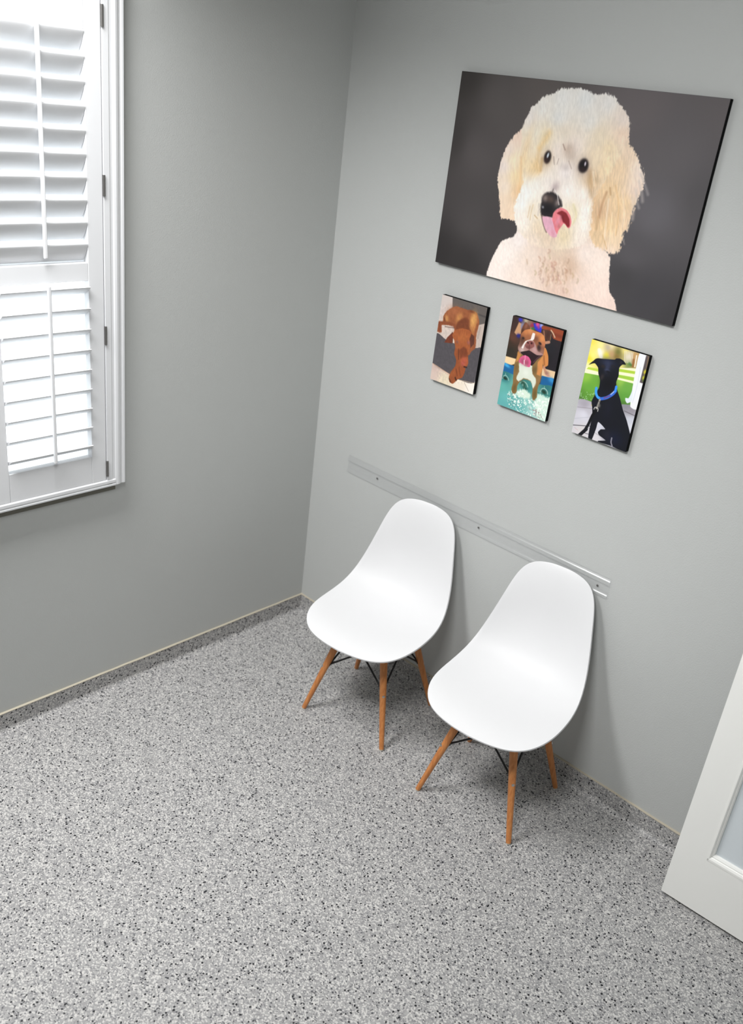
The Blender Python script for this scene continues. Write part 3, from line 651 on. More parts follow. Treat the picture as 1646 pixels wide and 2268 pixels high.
BROWN_DOG = [
  ["P",[[-8.34,0.27],[21.72,-6.69],[29.19,29.07],[-0.88,38.76]],[222,206,190],0.02,0],
  ["F",[[-3.77,23.86],[-0.08,23.7],[8.48,25.62],[12.55,25.99],[21.05,25.31],[22.28,31.3],[-0.88,38.76]],[[0.53,28.0,214,192,180],[6.43,28.9,224,210,184],[13.08,28.63,236,222,204],[18.54,28.69,244,236,226],[1.13,25.13,206,182,172]],0.19,0],
  ["P",[[-0.66,-0.14],[4.52,-0.33],[5.11,3.61],[1.98,6.45],[-0.2,9.09]],[208,196,190],0.15,0],
  ["P",[[-0.2,9.09],[0.62,7.49],[2.05,6.78],[7.54,9.85],[6.62,11.82],[4.29,14.7],[-0.53,13.19]],[208,192,182],0.19,0],
  ["P",[[4.19,-1.62],[20.9,-5.52],[19.6,6.52],[6.03,8.87]],[98,91,87],0.15,0],
  ["S",[[16.03,2.92],[19.83,3.13]],0.57,[70,66,66],0.7,0.38],
  ["P",[[16.75,6.43],[19.33,5.26],[19.39,14.16],[17.13,14.45]],[192,176,166],0.19,0],
  ["S",[[17.88,6.81],[17.6,10.59]],0.57,[160,146,138],0.6,0.38],
  ["P",[[-0.25,13.47],[4.26,14.54],[8.11,14.88],[17.26,14.07],[19.62,13.76],[19.21,25.7],[12.21,26.53],[7.85,25.81],[-0.5,23.91]],[83,79,83],0.15,0],
  ["S",[[-0.45,24.16],[8.09,25.92]],0.42,[226,186,158],0.7,0.19],
  ["S",[[1.13,25.13],[8.16,26.25]],0.27,[176,158,150],0.5,0.19],
  ["S",[[12.46,26.63],[19.25,25.86]],0.3,[226,200,170],0.5,0.19],
  ["S",[[14.6,26.41],[17.35,29.24]],0.19,[168,150,136],0.8,0.11],
  ["P",[[1.8,8.92],[1.76,7.02],[2.82,5.03],[4.92,3.32],[6.73,2.53],[11.05,2.48],[13.79,2.31],[15.57,2.71],[16.99,5.02],[17.02,6.7],[16.64,9.49],[17.17,12.06],[17.26,14.07],[15.88,15.65],[14.72,17.35],[8.86,16.41],[7.06,9.63],[5.25,9.42],[1.6,10.19],[2.06,12.51],[-0.16,12.75],[-0.03,9.39]],[150,88,55],0.27,0.19],
  ["B",6.05,4.57,2.65,1.71,-10,[164,100,66],0.8,1],
  ["B",14.62,5.3,1.42,2.84,0,[216,160,92],0.95,1.4],
  ["B",15.2,8.18,0.76,1.71,5,[190,126,72],0.8,1],
  ["B",8.52,6.0,1.14,1.71,25,[196,136,78],0.85,1.3],
  ["B",3.42,7.47,0.76,1.14,-30,[204,146,88],0.85,1.3],
  ["S",[[2.29,7.41],[2.76,8.67]],0.27,[60,34,24],0.8,0.19],
  ["S",[[0.36,9.64],[4.7,8.87],[7.41,9.2]],1.14,[132,72,46],0.7,0.57],
  ["S",[[0.64,9.91],[1.13,12.4]],1.14,[128,68,46],0.8,0.57],
  ["S",[[3.19,10.3],[7.09,9.8]],0.38,[70,40,30],0.5,0.27],
  ["P",[[8.34,7.24],[11.37,5.11],[12.79,5.76],[13.25,8.02],[14.66,9.68],[11.34,9.2],[7.68,10.5]],[118,64,40],0.76,0.0],
  ["B",13.45,2.73,1.14,0.47,0,[96,52,34],0.7,1],
  ["S",[[16.55,6.48],[16.26,11.29],[16.66,14.24]],0.95,[140,80,50],0.8,0.57],
  ["P",[[6.73,11.27],[7.3,12.5],[7.27,15.11],[3.82,15.71],[4.77,13.7]],[112,56,38],0.19,0.0],
  ["S",[[6.76,11.44],[7.42,14.72]],0.27,[60,32,24],0.7,0.19],
  ["P",[[6.75,12.48],[7.64,10.34],[10.45,9.09],[13.45,8.98],[14.93,9.95],[15.52,12.85],[14.7,15.13],[14.75,17.52],[15.32,19.77],[14.87,21.28],[12.89,21.17],[11.25,19.56],[10.48,16.82],[9.18,15.8],[7.91,13.89]],[160,88,50],0.27,0.0],
  ["B",11.45,11.9,2.08,1.71,0,[178,104,58],0.8,1],
  ["B",9.26,10.77,1.71,0.76,0,[150,84,50],0.6,1],
  ["P",[[14.69,9.84],[16.1,10.48],[16.39,12.95],[15.24,14.63],[14.24,11.83]],[92,52,40],0.3,0.0],
  ["P",[[8.86,16.41],[8.84,18.5],[10.07,20.24],[10.05,22.35],[8.74,24.67],[8.05,26.82],[8.59,28.42],[10.22,28.72],[12.2,26.44],[13.75,25.45],[14.45,23.49],[14.49,21.57],[12.82,20.84],[11.25,19.56],[10.48,16.82]],[148,80,46],0.23,0.0],
  ["P",[[10.66,16.6],[12.28,14.94],[13.88,15.36],[14.79,17.68],[11.67,19.44]],[122,64,40],0.57,0.0],
  ["B",13.48,19.78,1.42,1.52,0,[180,88,66],0.9,1.5],
  ["B",13.03,20.78,0.76,0.76,0,[170,84,80],0.6,1],
  ["S",[[10.38,16.33],[11.04,19.62]],0.45,[88,46,32],0.7,0.3],
  ["B",9.27,14.05,0.64,0.49,0,[128,84,76],0.8,1.2],
  ["B",14.07,13.08,0.64,0.64,0,[150,92,88],0.8,1.2],
  ["S",[[10.67,23.22],[11.55,25.41]],0.34,[96,48,30],0.6,0.23],
  ["S",[[11.78,22.19],[12.79,25.03]],0.34,[92,46,30],0.6,0.23],
  ["S",[[13.85,21.58],[14.9,21.45]],0.49,[44,24,22],0.85,0.27],
  ["S",[[10.85,26.32],[11.43,27.03]],0.57,[52,26,20],0.85,0.27],
  ["S",[[8.39,27.42],[9.26,28.4]],0.45,[74,40,28],0.8,0.27],
  ["B",9.32,25.37,0.95,1.33,30,[166,94,54],0.6,1],
  ["B",12.7,23.49,0.76,1.52,0,[160,84,48],0.5,1],
  ["T",[[-2.11,4.0],[15.98,-0.4],[21.28,25.41],[3.19,30.97]],0.05,0.76,0.45,70],
]
POOL_DOG = [
  ["F",None,[[0.54,1.18,56,40,36],[1.39,6.85,92,58,46],[1.3,11.15,48,44,36],[16.32,6.23,34,33,38],[18.35,10.64,36,32,38],[17.77,4.2,40,34,38],[6.12,0.63,90,70,70],[16.15,9.59,30,28,32],[1.32,2.82,64,44,40],[0.63,9.1,60,46,36]],0.18,0],
  ["P",[[2.66,1.48],[3.74,1.72],[4.26,4.93],[2.58,5.7],[1.62,5.1]],[200,152,112],0.36,0],
  ["B",3.09,0.63,0.81,0.63,0,[52,52,190],0.95,1.5],
  ["B",5.25,0.35,1.0,0.81,10,[186,178,150],0.9,1.5],
  ["B",3.41,5.73,0.81,0.72,0,[34,38,130],0.9,1.4],
  ["B",4.17,2.27,0.72,1.27,0,[136,136,166],0.9,1.4],
  ["B",6.95,0.75,1.09,1.09,0,[150,116,96],0.8,1.2],
  ["B",7.72,1.47,0.72,0.9,0,[160,40,74],0.9,1.4],
  ["P",[[8.08,0.47],[11.59,0.25],[11.39,2.75],[8.89,2.24]],[52,50,190],0.29,0],
  ["B",9.68,0.48,0.72,0.72,0,[220,74,130],0.95,1.5],
  ["B",10.25,1.24,0.45,0.54,0,[190,60,120],0.7,1.3],
  ["B",11.14,0.44,0.63,0.63,0,[160,170,225],0.9,1.5],
  ["B",8.23,2.41,0.72,0.72,0,[52,120,66],0.9,1.4],
  ["B",7.29,2.65,0.33,0.72,10,[170,170,60],0.8,1.4],
  ["P",[[11.47,1.42],[11.81,0.35],[19.82,0.1],[19.58,1.45],[19.49,3.42],[16.21,3.31],[15.22,1.61]],[146,68,42],0.25,0],
  ["S",[[15.69,1.97],[19.37,2.15]],1.09,[110,50,36],0.6,0.72],
  ["P",[[-0.54,13.38],[4.47,13.2],[4.21,14.83],[2.14,15.94],[-0.44,15.8]],[238,208,162],0.22,0],
  ["P",[[14.26,13.32],[19.71,13.09],[19.82,15.57],[14.71,16.08]],[226,196,156],0.25,0],
  ["P",[[-0.67,15.69],[3.96,15.59],[4.42,18.6],[-0.35,19.12]],[30,98,152],0.22,0],
  ["B",0.93,16.19,1.45,0.54,15,[66,166,220],0.95,1.5],
  ["P",[[14.82,15.7],[20.06,15.34],[19.68,18.67],[14.78,18.97]],[26,94,148],0.22,0],
  ["B",18.67,16.09,1.27,0.81,15,[60,150,210],0.8,1.2],
  ["F",[[-0.61,18.92],[4.38,18.43],[14.9,18.59],[19.79,18.3],[19.52,30.55],[-0.75,30.39]],[[1.11,19.92,44,112,116],[8.49,20.0,50,120,116],[17.47,19.35,44,110,112],[17.93,21.27,70,140,132],[0.83,23.57,100,176,166],[2.57,26.62,104,180,176],[2.04,29.14,96,170,170],[5.71,21.55,110,176,160],[10.65,24.96,140,196,188],[8.29,28.39,100,172,170],[16.56,23.96,180,216,200],[18.08,27.85,205,226,212],[14.48,28.15,160,206,200],[10.68,20.56,60,130,126]],0.18,0],
  ["S",[[0.35,20.86],[0.67,19.88],[1.45,19.56],[2.46,20.23],[2.8,20.84]],0.33,[150,186,172],0.9,0.14],
  ["B",1.35,20.56,0.87,0.47,10,[26,48,36],0.95,2],
  ["S",[[1.13,18.86],[1.37,19.67]],0.22,[150,190,175],0.8,0.14],
  ["S",[[7.33,20.36],[8.38,19.51],[9.69,19.82],[10.53,20.78]],0.33,[160,190,176],0.9,0.14],
  ["B",8.57,20.33,1.27,0.72,40,[40,72,56],0.9,1.5],
  ["B",8.45,20.72,0.36,0.43,0,[120,168,156],0.8,1.5],
  ["B",9.68,21.57,0.9,0.47,0,[36,76,62],0.8,1.4],
  ["S",[[15.46,21.01],[15.8,19.87],[16.69,19.42],[17.81,19.93],[18.22,20.84]],0.33,[160,190,178],0.9,0.14],
  ["B",16.77,20.6,1.0,0.65,15,[26,54,40],0.95,2],
  ["S",[[16.54,18.78],[16.73,19.58]],0.22,[150,190,175],0.8,0.14],
  ["S",[[14.56,21.46],[19.11,21.25]],0.36,[50,110,100],0.7,0.25],
  ["P",[[6.74,23.35],[9.33,21.85],[12.01,22.77],[11.97,24.37],[8.76,24.85],[6.81,24.57]],[214,232,214],0.72,0.54],
  ["P",[[14.63,21.78],[19.64,21.77],[19.92,29.7],[15.89,28.93],[14.29,25.56]],[206,230,214],0.72,0.54],
  ["N",[[3.24,24.79],[8.24,22.54],[12.77,24.29],[19.53,22.15],[19.67,30.32],[9.45,29.8],[4.96,29.65]],[236,244,236],0.47,0.52,0.54],
  ["N",[[3.24,24.79],[5.24,24.17],[7.71,27.68],[6.5,29.87],[4.61,29.04]],[90,130,130],0.4,0.62,0.54],
  ["N",[[12.22,27.29],[16.19,26.71],[18.42,29.33],[15.13,29.18]],[150,130,128],0.43,0.5,0.54],
  ["P",[[11.25,7.26],[14.12,6.82],[15.72,9.04],[16.3,11.89],[14.93,12.79],[13.37,10.37]],[206,134,74],0.22,0.0],
  ["S",[[14.15,9.48],[14.97,12.1]],0.47,[130,76,44],0.6,0.36],
  ["S",[[14.97,12.95],[16.25,14.6]],0.9,[196,142,112],0.95,0.25],
  ["B",16.49,14.36,0.9,0.65,0,[150,110,100],0.8,1.2],
  ["B",17.05,15.05,0.72,0.36,0,[180,120,120],0.7,1.2],
  ["P",[[4.47,10.45],[4.25,12.23],[3.85,15.1],[4.04,17.83],[4.57,21.19],[4.52,23.33],[5.31,24.51],[6.32,24.28],[6.64,23.38],[6.47,21.67],[7.22,19.86],[8.62,18.75],[11.08,18.71],[12.33,20.58],[12.74,23.25],[13.63,24.46],[14.52,23.04],[14.22,20.0],[14.71,17.79],[14.6,14.75],[13.97,9.53],[11.7,7.48]],[136,106,64],0.22,0.11],
  ["P",[[12.36,12.0],[13.89,9.22],[14.58,13.4],[14.3,16.03],[12.87,15.94]],[208,138,78],0.4,0.0],
  ["P",[[4.41,10.64],[5.7,11.31],[5.16,13.52],[4.2,14.31]],[196,132,72],0.36,0.0],
  ["B",5.54,22.66,0.72,1.63,8,[104,84,44],0.8,1.2],
  ["B",13.54,22.3,0.72,1.63,0,[100,84,44],0.8,1.2],
  ["B",11.78,14.71,0.9,1.27,20,[104,82,50],0.8,1.2],
  ["B",4.85,15.85,0.72,1.45,0,[112,90,50],0.7,1.2],
  ["B",14.0,17.32,0.72,1.45,15,[150,116,76],0.7,1.2],
  ["P",[[5.86,13.84],[5.63,15.11],[6.09,16.71],[5.62,19.29],[6.61,19.96],[8.55,18.42],[11.04,18.54],[12.55,20.69],[13.16,18.94],[12.75,17.17],[11.28,16.06],[10.37,13.41],[9.24,14.25]],[216,222,206],0.36,0.18],
  ["B",8.72,16.46,1.09,1.09,0,[228,232,220],0.8,1],
  ["P",[[4.16,4.95],[4.3,2.41],[5.17,0.86],[6.79,1.78],[7.32,2.8],[5.31,4.15]],[112,68,48],0.25,0.0],
  ["B",5.61,1.91,0.47,1.09,15,[150,96,78],0.7,1.2],
  ["B",4.66,3.99,0.54,0.9,0,[60,36,30],0.7,1.2],
  ["P",[[11.65,3.02],[11.92,1.63],[13.78,1.24],[15.4,1.56],[15.46,3.83],[14.16,4.5],[12.76,3.55]],[84,54,44],0.22,0.0],
  ["B",14.03,2.73,0.72,1.45,5,[64,40,34],0.8,1.2],
  ["S",[[12.36,1.85],[12.94,3.5]],0.36,[190,136,108],0.7,0.22],
  ["S",[[14.89,1.04],[15.84,1.77],[16.69,2.77]],0.4,[206,176,146],0.95,0.18],
  ["S",[[15.18,2.27],[15.26,4.21]],0.14,[170,150,110],0.7,0.11],
  ["S",[[13.94,5.22],[15.0,4.77]],0.9,[200,146,116],0.9,0.29],
  ["F",[[4.31,7.44],[4.2,5.11],[5.34,3.39],[7.36,2.55],[9.6,2.72],[11.6,2.78],[12.94,3.5],[13.75,5.27],[13.82,7.24],[13.8,9.24],[11.98,11.26],[10.16,12.96],[7.35,11.37],[5.2,10.94],[4.31,10.16],[3.99,9.22]],[[5.88,4.01,206,130,76],[7.3,3.14,214,140,88],[10.31,3.2,210,130,78],[12.35,4.32,224,146,86],[13.34,6.04,196,120,80],[5.16,6.2,92,60,46],[10.11,4.9,116,72,54],[5.01,8.27,110,76,66],[4.91,9.65,170,136,126],[12.74,8.53,150,110,98],[6.93,5.07,150,92,62],[13.01,7.12,130,84,66],[5.49,4.94,170,104,66]],0.18,0.0],
  ["P",[[8.49,3.5],[9.39,3.52],[9.39,5.26],[8.59,6.14],[7.07,6.54],[6.36,7.91],[6.07,9.34],[5.29,9.04],[6.3,6.74],[8.09,5.69],[8.29,4.38]],[238,228,222],0.22,0.0],
  ["P",[[6.56,7.85],[7.41,6.28],[9.12,5.83],[10.36,6.84],[11.55,8.52],[13.76,9.08],[12.36,10.31],[10.22,9.73],[8.5,9.27],[6.31,10.38],[4.77,10.37],[4.84,9.33],[6.07,9.34]],[176,136,130],0.25,0.0],
  ["B",5.76,9.76,0.72,0.54,0,[206,186,180],0.8,1.2],
  ["B",10.35,8.51,0.9,0.72,30,[196,154,152],0.8,1.2],
  ["P",[[6.53,8.2],[6.95,6.91],[8.18,6.08],[9.65,6.36],[9.94,7.62],[8.39,8.79],[7.16,8.71]],[140,84,80],0.25,0.0],
  ["B",7.41,6.95,0.4,0.29,30,[58,24,26],0.95,2],
  ["B",8.77,6.76,0.4,0.36,0,[58,24,26],0.95,2],
  ["S",[[8.12,7.43],[8.37,9.05]],0.22,[76,40,40],0.7,0.14],
  ["B",7.89,8.34,0.9,0.54,0,[96,60,58],0.6,1],
  ["B",11.8,7.45,0.72,1.09,-20,[48,34,36],0.9,1.5],
  ["B",11.86,6.02,0.65,0.4,20,[34,22,26],0.95,2],
  ["B",5.32,6.03,0.47,0.4,0,[40,26,24],0.95,1.8],
  ["B",5.11,6.89,0.72,0.9,0,[74,50,42],0.6,1],
  ["P",[[5.25,10.67],[7.37,9.66],[8.49,9.22],[11.47,9.89],[13.56,9.48],[11.98,11.26],[10.35,13.76],[7.43,11.69]],[42,26,30],0.18,0.0],
  ["B",8.67,9.98,0.72,0.54,0,[60,36,44],0.6,1],
  ["S",[[10.85,12.43],[12.36,10.31],[13.37,9.53]],0.43,[96,66,70],0.7,0.25],
  ["P",[[5.28,13.83],[5.69,12.17],[7.1,11.13],[8.77,11.31],[9.9,12.53],[9.77,14.35],[8.07,14.5],[6.32,14.05]],[216,92,138],0.18,0.0],
  ["B",6.75,13.24,0.9,1.0,0,[160,80,104],0.8,1.2],
  ["B",8.41,13.29,0.72,0.9,0,[150,76,92],0.75,1.2],
  ["S",[[7.32,11.21],[7.51,12.52]],0.33,[246,170,196],0.6,0.18],
  ["S",[[7.26,12.76],[7.55,14.22]],0.29,[240,226,226],0.9,0.14],
  ["B",8.01,14.26,0.72,0.36,0,[170,140,136],0.7,1.2],
]
BLACK_DOG = [
  ["F",None,[[0.56,0.79,242,224,90],[1.72,1.97,248,232,120],[0.59,5.88,236,222,60],[1.56,4.66,250,240,130],[3.91,3.05,252,244,224],[3.16,1.01,246,236,150],[5.89,1.01,186,170,156],[6.72,0.22,240,226,170],[5.9,3.43,232,220,60],[7.36,2.64,196,152,116],[9.34,1.53,112,112,54],[9.28,2.84,130,104,50],[11.3,0.42,236,220,130],[13.12,1.93,226,214,190],[14.99,1.4,196,150,96],[15.31,3.33,180,140,80],[13.67,3.99,110,140,70],[0.19,8.48,250,246,180],[11.06,5.68,236,228,130]],0.19,0],
  ["S",[[3.13,2.52],[4.23,4.28]],1.16,[250,244,230],0.8,0.39],
  ["S",[[11.44,0.57],[12.07,3.71]],0.21,[242,234,226],0.8,0.12],
  ["S",[[11.95,0.53],[12.56,3.72]],0.21,[242,234,226],0.8,0.12],
  ["S",[[12.47,0.5],[13.05,3.72]],0.21,[242,234,226],0.8,0.12],
  ["S",[[12.99,0.46],[13.54,3.73]],0.21,[242,234,226],0.8,0.12],
  ["S",[[13.51,0.43],[14.03,3.74]],0.21,[242,234,226],0.8,0.12],
  ["S",[[14.02,0.39],[14.52,3.74]],0.21,[242,234,226],0.8,0.12],
  ["S",[[14.76,2.38],[14.94,4.17]],0.77,[150,92,50],0.7,0.31],
  ["S",[[15.37,0.93],[15.64,4.15]],0.42,[246,236,216],0.9,0.15],
  ["S",[[13.81,3.76],[14.28,4.0]],0.77,[70,120,60],0.7,0.39],
  ["P",[[-0.82,8.77],[4.35,8.02],[16.43,4.48],[16.88,9.16],[11.07,9.61],[-0.32,10.74]],[250,244,206],0.23,0],
  ["P",[[0.83,8.48],[4.35,8.02],[4.58,8.9],[0.37,9.19]],[190,214,70],0.27,0],
  ["P",[[10.77,6.14],[16.47,5.39],[16.49,6.21],[11.0,7.0]],[176,208,66],0.19,0],
  ["P",[[10.82,7.9],[16.56,7.21],[16.56,8.33],[11.05,8.77]],[160,202,70],0.19,0],
  ["F",[[-0.37,10.56],[5.06,9.9],[6.77,13.21],[5.16,18.54],[-0.28,19.49]],[[0.92,11.33,140,190,70],[2.8,14.43,104,164,60],[1.88,17.63,96,152,56],[1.31,18.79,70,104,44],[4.33,12.03,110,168,60]],0.19,0],
  ["F",[[10.59,9.38],[16.65,9.04],[17.53,15.34],[14.79,16.6],[11.71,13.58]],[[12.12,9.67,150,196,80],[14.48,10.83,108,168,70],[14.94,14.08,96,160,62],[14.98,15.78,80,124,52]],0.19,0],
  ["N",[[-0.5,16.03],[4.93,14.35],[4.97,17.82],[-0.07,19.43]],[150,196,130],0.46,0.62,0.77],
  ["F",[[-0.32,19.31],[4.71,18.49],[5.04,19.75],[15.03,15.96],[19.91,15.89],[20.75,30.41],[-0.43,30.32]],[[2.44,19.8,166,160,170],[2.88,23.21,214,212,222],[1.31,25.71,204,202,210],[2.99,27.95,212,206,206],[8.68,28.78,214,210,214],[17.77,16.97,152,146,154],[18.38,20.01,200,202,212],[19.32,21.99,214,214,222],[16.07,16.0,140,138,146],[9.41,24.97,210,210,220],[4.57,21.28,190,186,194]],0.19,0],
  ["S",[[0.24,21.5],[5.23,20.47]],0.23,[140,132,138],0.6,0.15],
  ["S",[[-0.11,27.59],[6.19,25.9]],0.25,[74,70,76],0.9,0.13],
  ["S",[[4.29,28.7],[6.24,28.63]],0.21,[90,86,92],0.8,0.13],
  ["S",[[4.62,26.59],[6.47,26.96]],0.17,[110,104,110],0.6,0.12],
  ["S",[[7.46,27.41],[11.1,28.13]],0.19,[160,156,162],0.7,0.15],
  ["S",[[15.74,17.83],[19.31,18.18]],0.27,[96,92,98],0.7,0.19],
  ["S",[[0.1,25.32],[5.08,23.27]],0.17,[176,176,186],0.7,0.15],
  ["S",[[0.7,28.12],[2.06,28.66]],0.13,[200,140,140],0.5,0.1],
  ["P",[[16.11,-0.01],[18.37,-0.11],[19.76,8.28],[19.73,15.95],[17.3,15.99],[16.6,11.12],[16.06,3.85]],[240,240,244],0.15,0],
  ["S",[[17.45,3.81],[17.82,8.87],[17.72,14.53]],0.23,[216,220,230],0.8,0.15],
  ["P",[[18.27,0.1],[19.56,-0.08],[19.73,8.19],[18.33,8.16]],[92,82,84],0.15,0],
  ["S",[[19.1,0.41],[19.62,7.4]],0.35,[150,120,80],0.6,0.15],
  ["B",19.2,4.76,0.46,0.66,10,[222,210,50],0.9,1.5],
  ["B",19.22,6.5,0.46,0.69,10,[200,200,50],0.9,1.5],
  ["B",19.29,7.31,0.31,0.39,0,[90,120,50],0.8,1.3],
  ["P",[[16.79,10.68],[17.39,14.06],[16.1,15.33],[15.32,14.72],[15.11,13.94],[16.08,13.73],[16.41,12.68]],[228,234,240],0.15,0],
  ["P",[[0.82,7.76],[1.31,7.0],[1.98,6.24],[2.61,5.4],[3.36,5.0],[4.98,4.72],[6.57,4.4],[8.83,3.9],[9.23,3.45],[10.39,3.17],[11.69,3.45],[12.75,4.35],[11.61,4.68],[10.91,5.91],[11.28,8.23],[11.02,10.2],[11.58,11.92],[13.42,14.57],[15.31,17.77],[17.25,20.39],[19.51,24.24],[19.94,26.22],[20.09,30.26],[14.47,29.61],[9.85,29.96],[9.73,29.5],[12.07,28.58],[9.48,27.71],[8.95,26.9],[9.62,25.78],[11.07,25.19],[8.25,23.79],[8.02,26.23],[7.45,29.9],[6.1,29.77],[5.83,26.18],[5.88,23.0],[5.18,20.29],[4.47,18.37],[5.11,15.84],[5.88,13.48],[5.66,11.25],[4.62,9.46],[4.07,7.73],[2.75,6.78],[1.78,7.15]],[17,19,28],0.13,0.0],
  ["B",6.86,5.5,2.31,1.35,0,[46,52,78],0.85,1.0],
  ["B",7.1,7.21,0.77,1.35,0,[58,64,92],0.7,1],
  ["B",7.34,7.75,0.85,0.39,0,[70,76,106],0.8,1.3],
  ["B",7.63,8.04,0.85,0.42,0,[14,14,22],0.9,1.5],
  ["B",5.55,6.91,0.66,0.5,0,[44,36,30],0.8,1.3],
  ["B",8.76,5.98,0.66,0.5,0,[30,28,32],0.8,1.3],
  ["B",6.08,10.17,0.58,0.96,15,[66,56,54],0.7,1.2],
  ["B",11.07,4.19,0.42,0.58,0,[56,54,58],0.6,1.2],
  ["B",8.69,11.66,2.12,1.74,0,[10,10,16],0.8,1],
  ["B",14.65,27.09,2.51,2.12,0,[20,26,52],0.7,1],
  ["B",12.04,26.82,1.35,1.54,0,[36,36,48],0.6,1],
  ["B",10.36,18.81,1.54,3.09,0,[24,26,40],0.6,1],
  ["S",[[5.04,13.93],[5.31,15.39],[6.11,16.4],[7.23,16.62]],0.85,[66,156,232],1,0.15],
  ["S",[[7.25,16.67],[9.12,15.7],[10.79,14.06],[11.42,12.91]],0.93,[52,104,206],1,0.15],
  ["S",[[11.42,12.91],[11.39,11.6]],0.77,[60,140,240],1,0.15],
  ["S",[[8.37,16.07],[9.96,14.9]],0.46,[116,74,128],0.85,0.19],
  ["S",[[10.23,14.33],[10.99,13.24]],0.31,[196,216,240],0.8,0.15],
  ["S",[[7.07,16.96],[6.89,18.57],[6.62,20.02]],0.58,[160,156,148],0.95,0.15],
  ["B",7.18,18.87,0.58,0.66,0,[120,116,110],0.8,1.5],
  ["S",[[5.83,20.47],[6.11,19.7],[7.12,19.86],[7.23,20.7]],0.25,[206,202,196],0.95,0.1],
  ["S",[[6.85,17.61],[7.38,17.83]],0.23,[70,66,62],0.8,0.12],
  ["S",[[6.56,20.62],[5.79,22.64],[5.14,25.62],[4.51,27.43]],0.93,[12,13,18],1,0.12],
  ["S",[[4.81,27.32],[2.87,30.09]],1.12,[18,18,24],1,0.12],
  ["S",[[13.87,27.17],[13.97,28.51],[14.56,29.48]],0.42,[166,162,172],0.85,0.19],
]

_rs = np.random.RandomState(11)
_lat = _rs.rand(256, 256)
def vnoise(x, y):
    xi = np.floor(x).astype(int); yi = np.floor(y).astype(int)
    fx = x-xi; fy = y-yi; fx = fx*fx*(3-2*fx); fy = fy*fy*(3-2*fy)
    g = lambda a, b: _lat[a % 256, b % 256]
    return (g(xi, yi)*(1-fx)+g(xi+1, yi)*fx)*(1-fy)+(g(xi, yi+1)*(1-fx)+g(xi+1, yi+1)*fx)*fy
def smooth_poly(P, m=5):
    P = np.array(P, float); n = len(P); out = []
    for i in range(n):
        a, b, c, d = P[i-1], P[i], P[(i+1) % n], P[(i+2) % n]
        if min(np.linalg.norm(b-a), np.linalg.norm(c-b), np.linalg.norm(d-c)) < 1e-6:
            out.append(b); continue
        for t in np.arange(m)/m:
            cr = .5*(2*b+(c-a)*t+(2*a-5*b+4*c-d)*t*t+(3*b-a-3*c+d)*t**3)
            out.append(.55*cr+.45*(b+(c-b)*t))
    return np.array(out)
def seg_dist(X, Y, P, closed):
    n = len(P); best = np.full(X.shape, 1e9); inside = np.zeros(X.shape, bool)
    for i in range(n if closed else n-1):
        a, b = P[i], P[(i+1) % n]
        dx, dy = b-a; L = dx*dx+dy*dy+1e-12
        t = np.clip(((X-a[0])*dx+(Y-a[1])*dy)/L, 0, 1)
        best = np.minimum(best, (X-a[0]-t*dx)**2+(Y-a[1]-t*dy)**2)
        if closed and abs(dy) > 1e-12:
            inside ^= ((a[1] > Y) != (b[1] > Y)) & (X < a[0]+(Y-a[1])*dx/dy)
    d = np.sqrt(best)
    return np.where(inside, -d, d) if closed else d
def mask(X, Y, P, soft, fur, sharp=False):
    P = smooth_poly(P) if len(P) > 5 else np.array(P, float)
    d = seg_dist(X, Y, P, True)
    if fur:
        d = d+fur*((vnoise(X*3.1, Y*1.3)-.5)+.7*(vnoise(X*6.3+9, Y*2.7+4)-.5))
    s = max(soft, .12)
    return np.clip(.5-d/s, 0, 1)
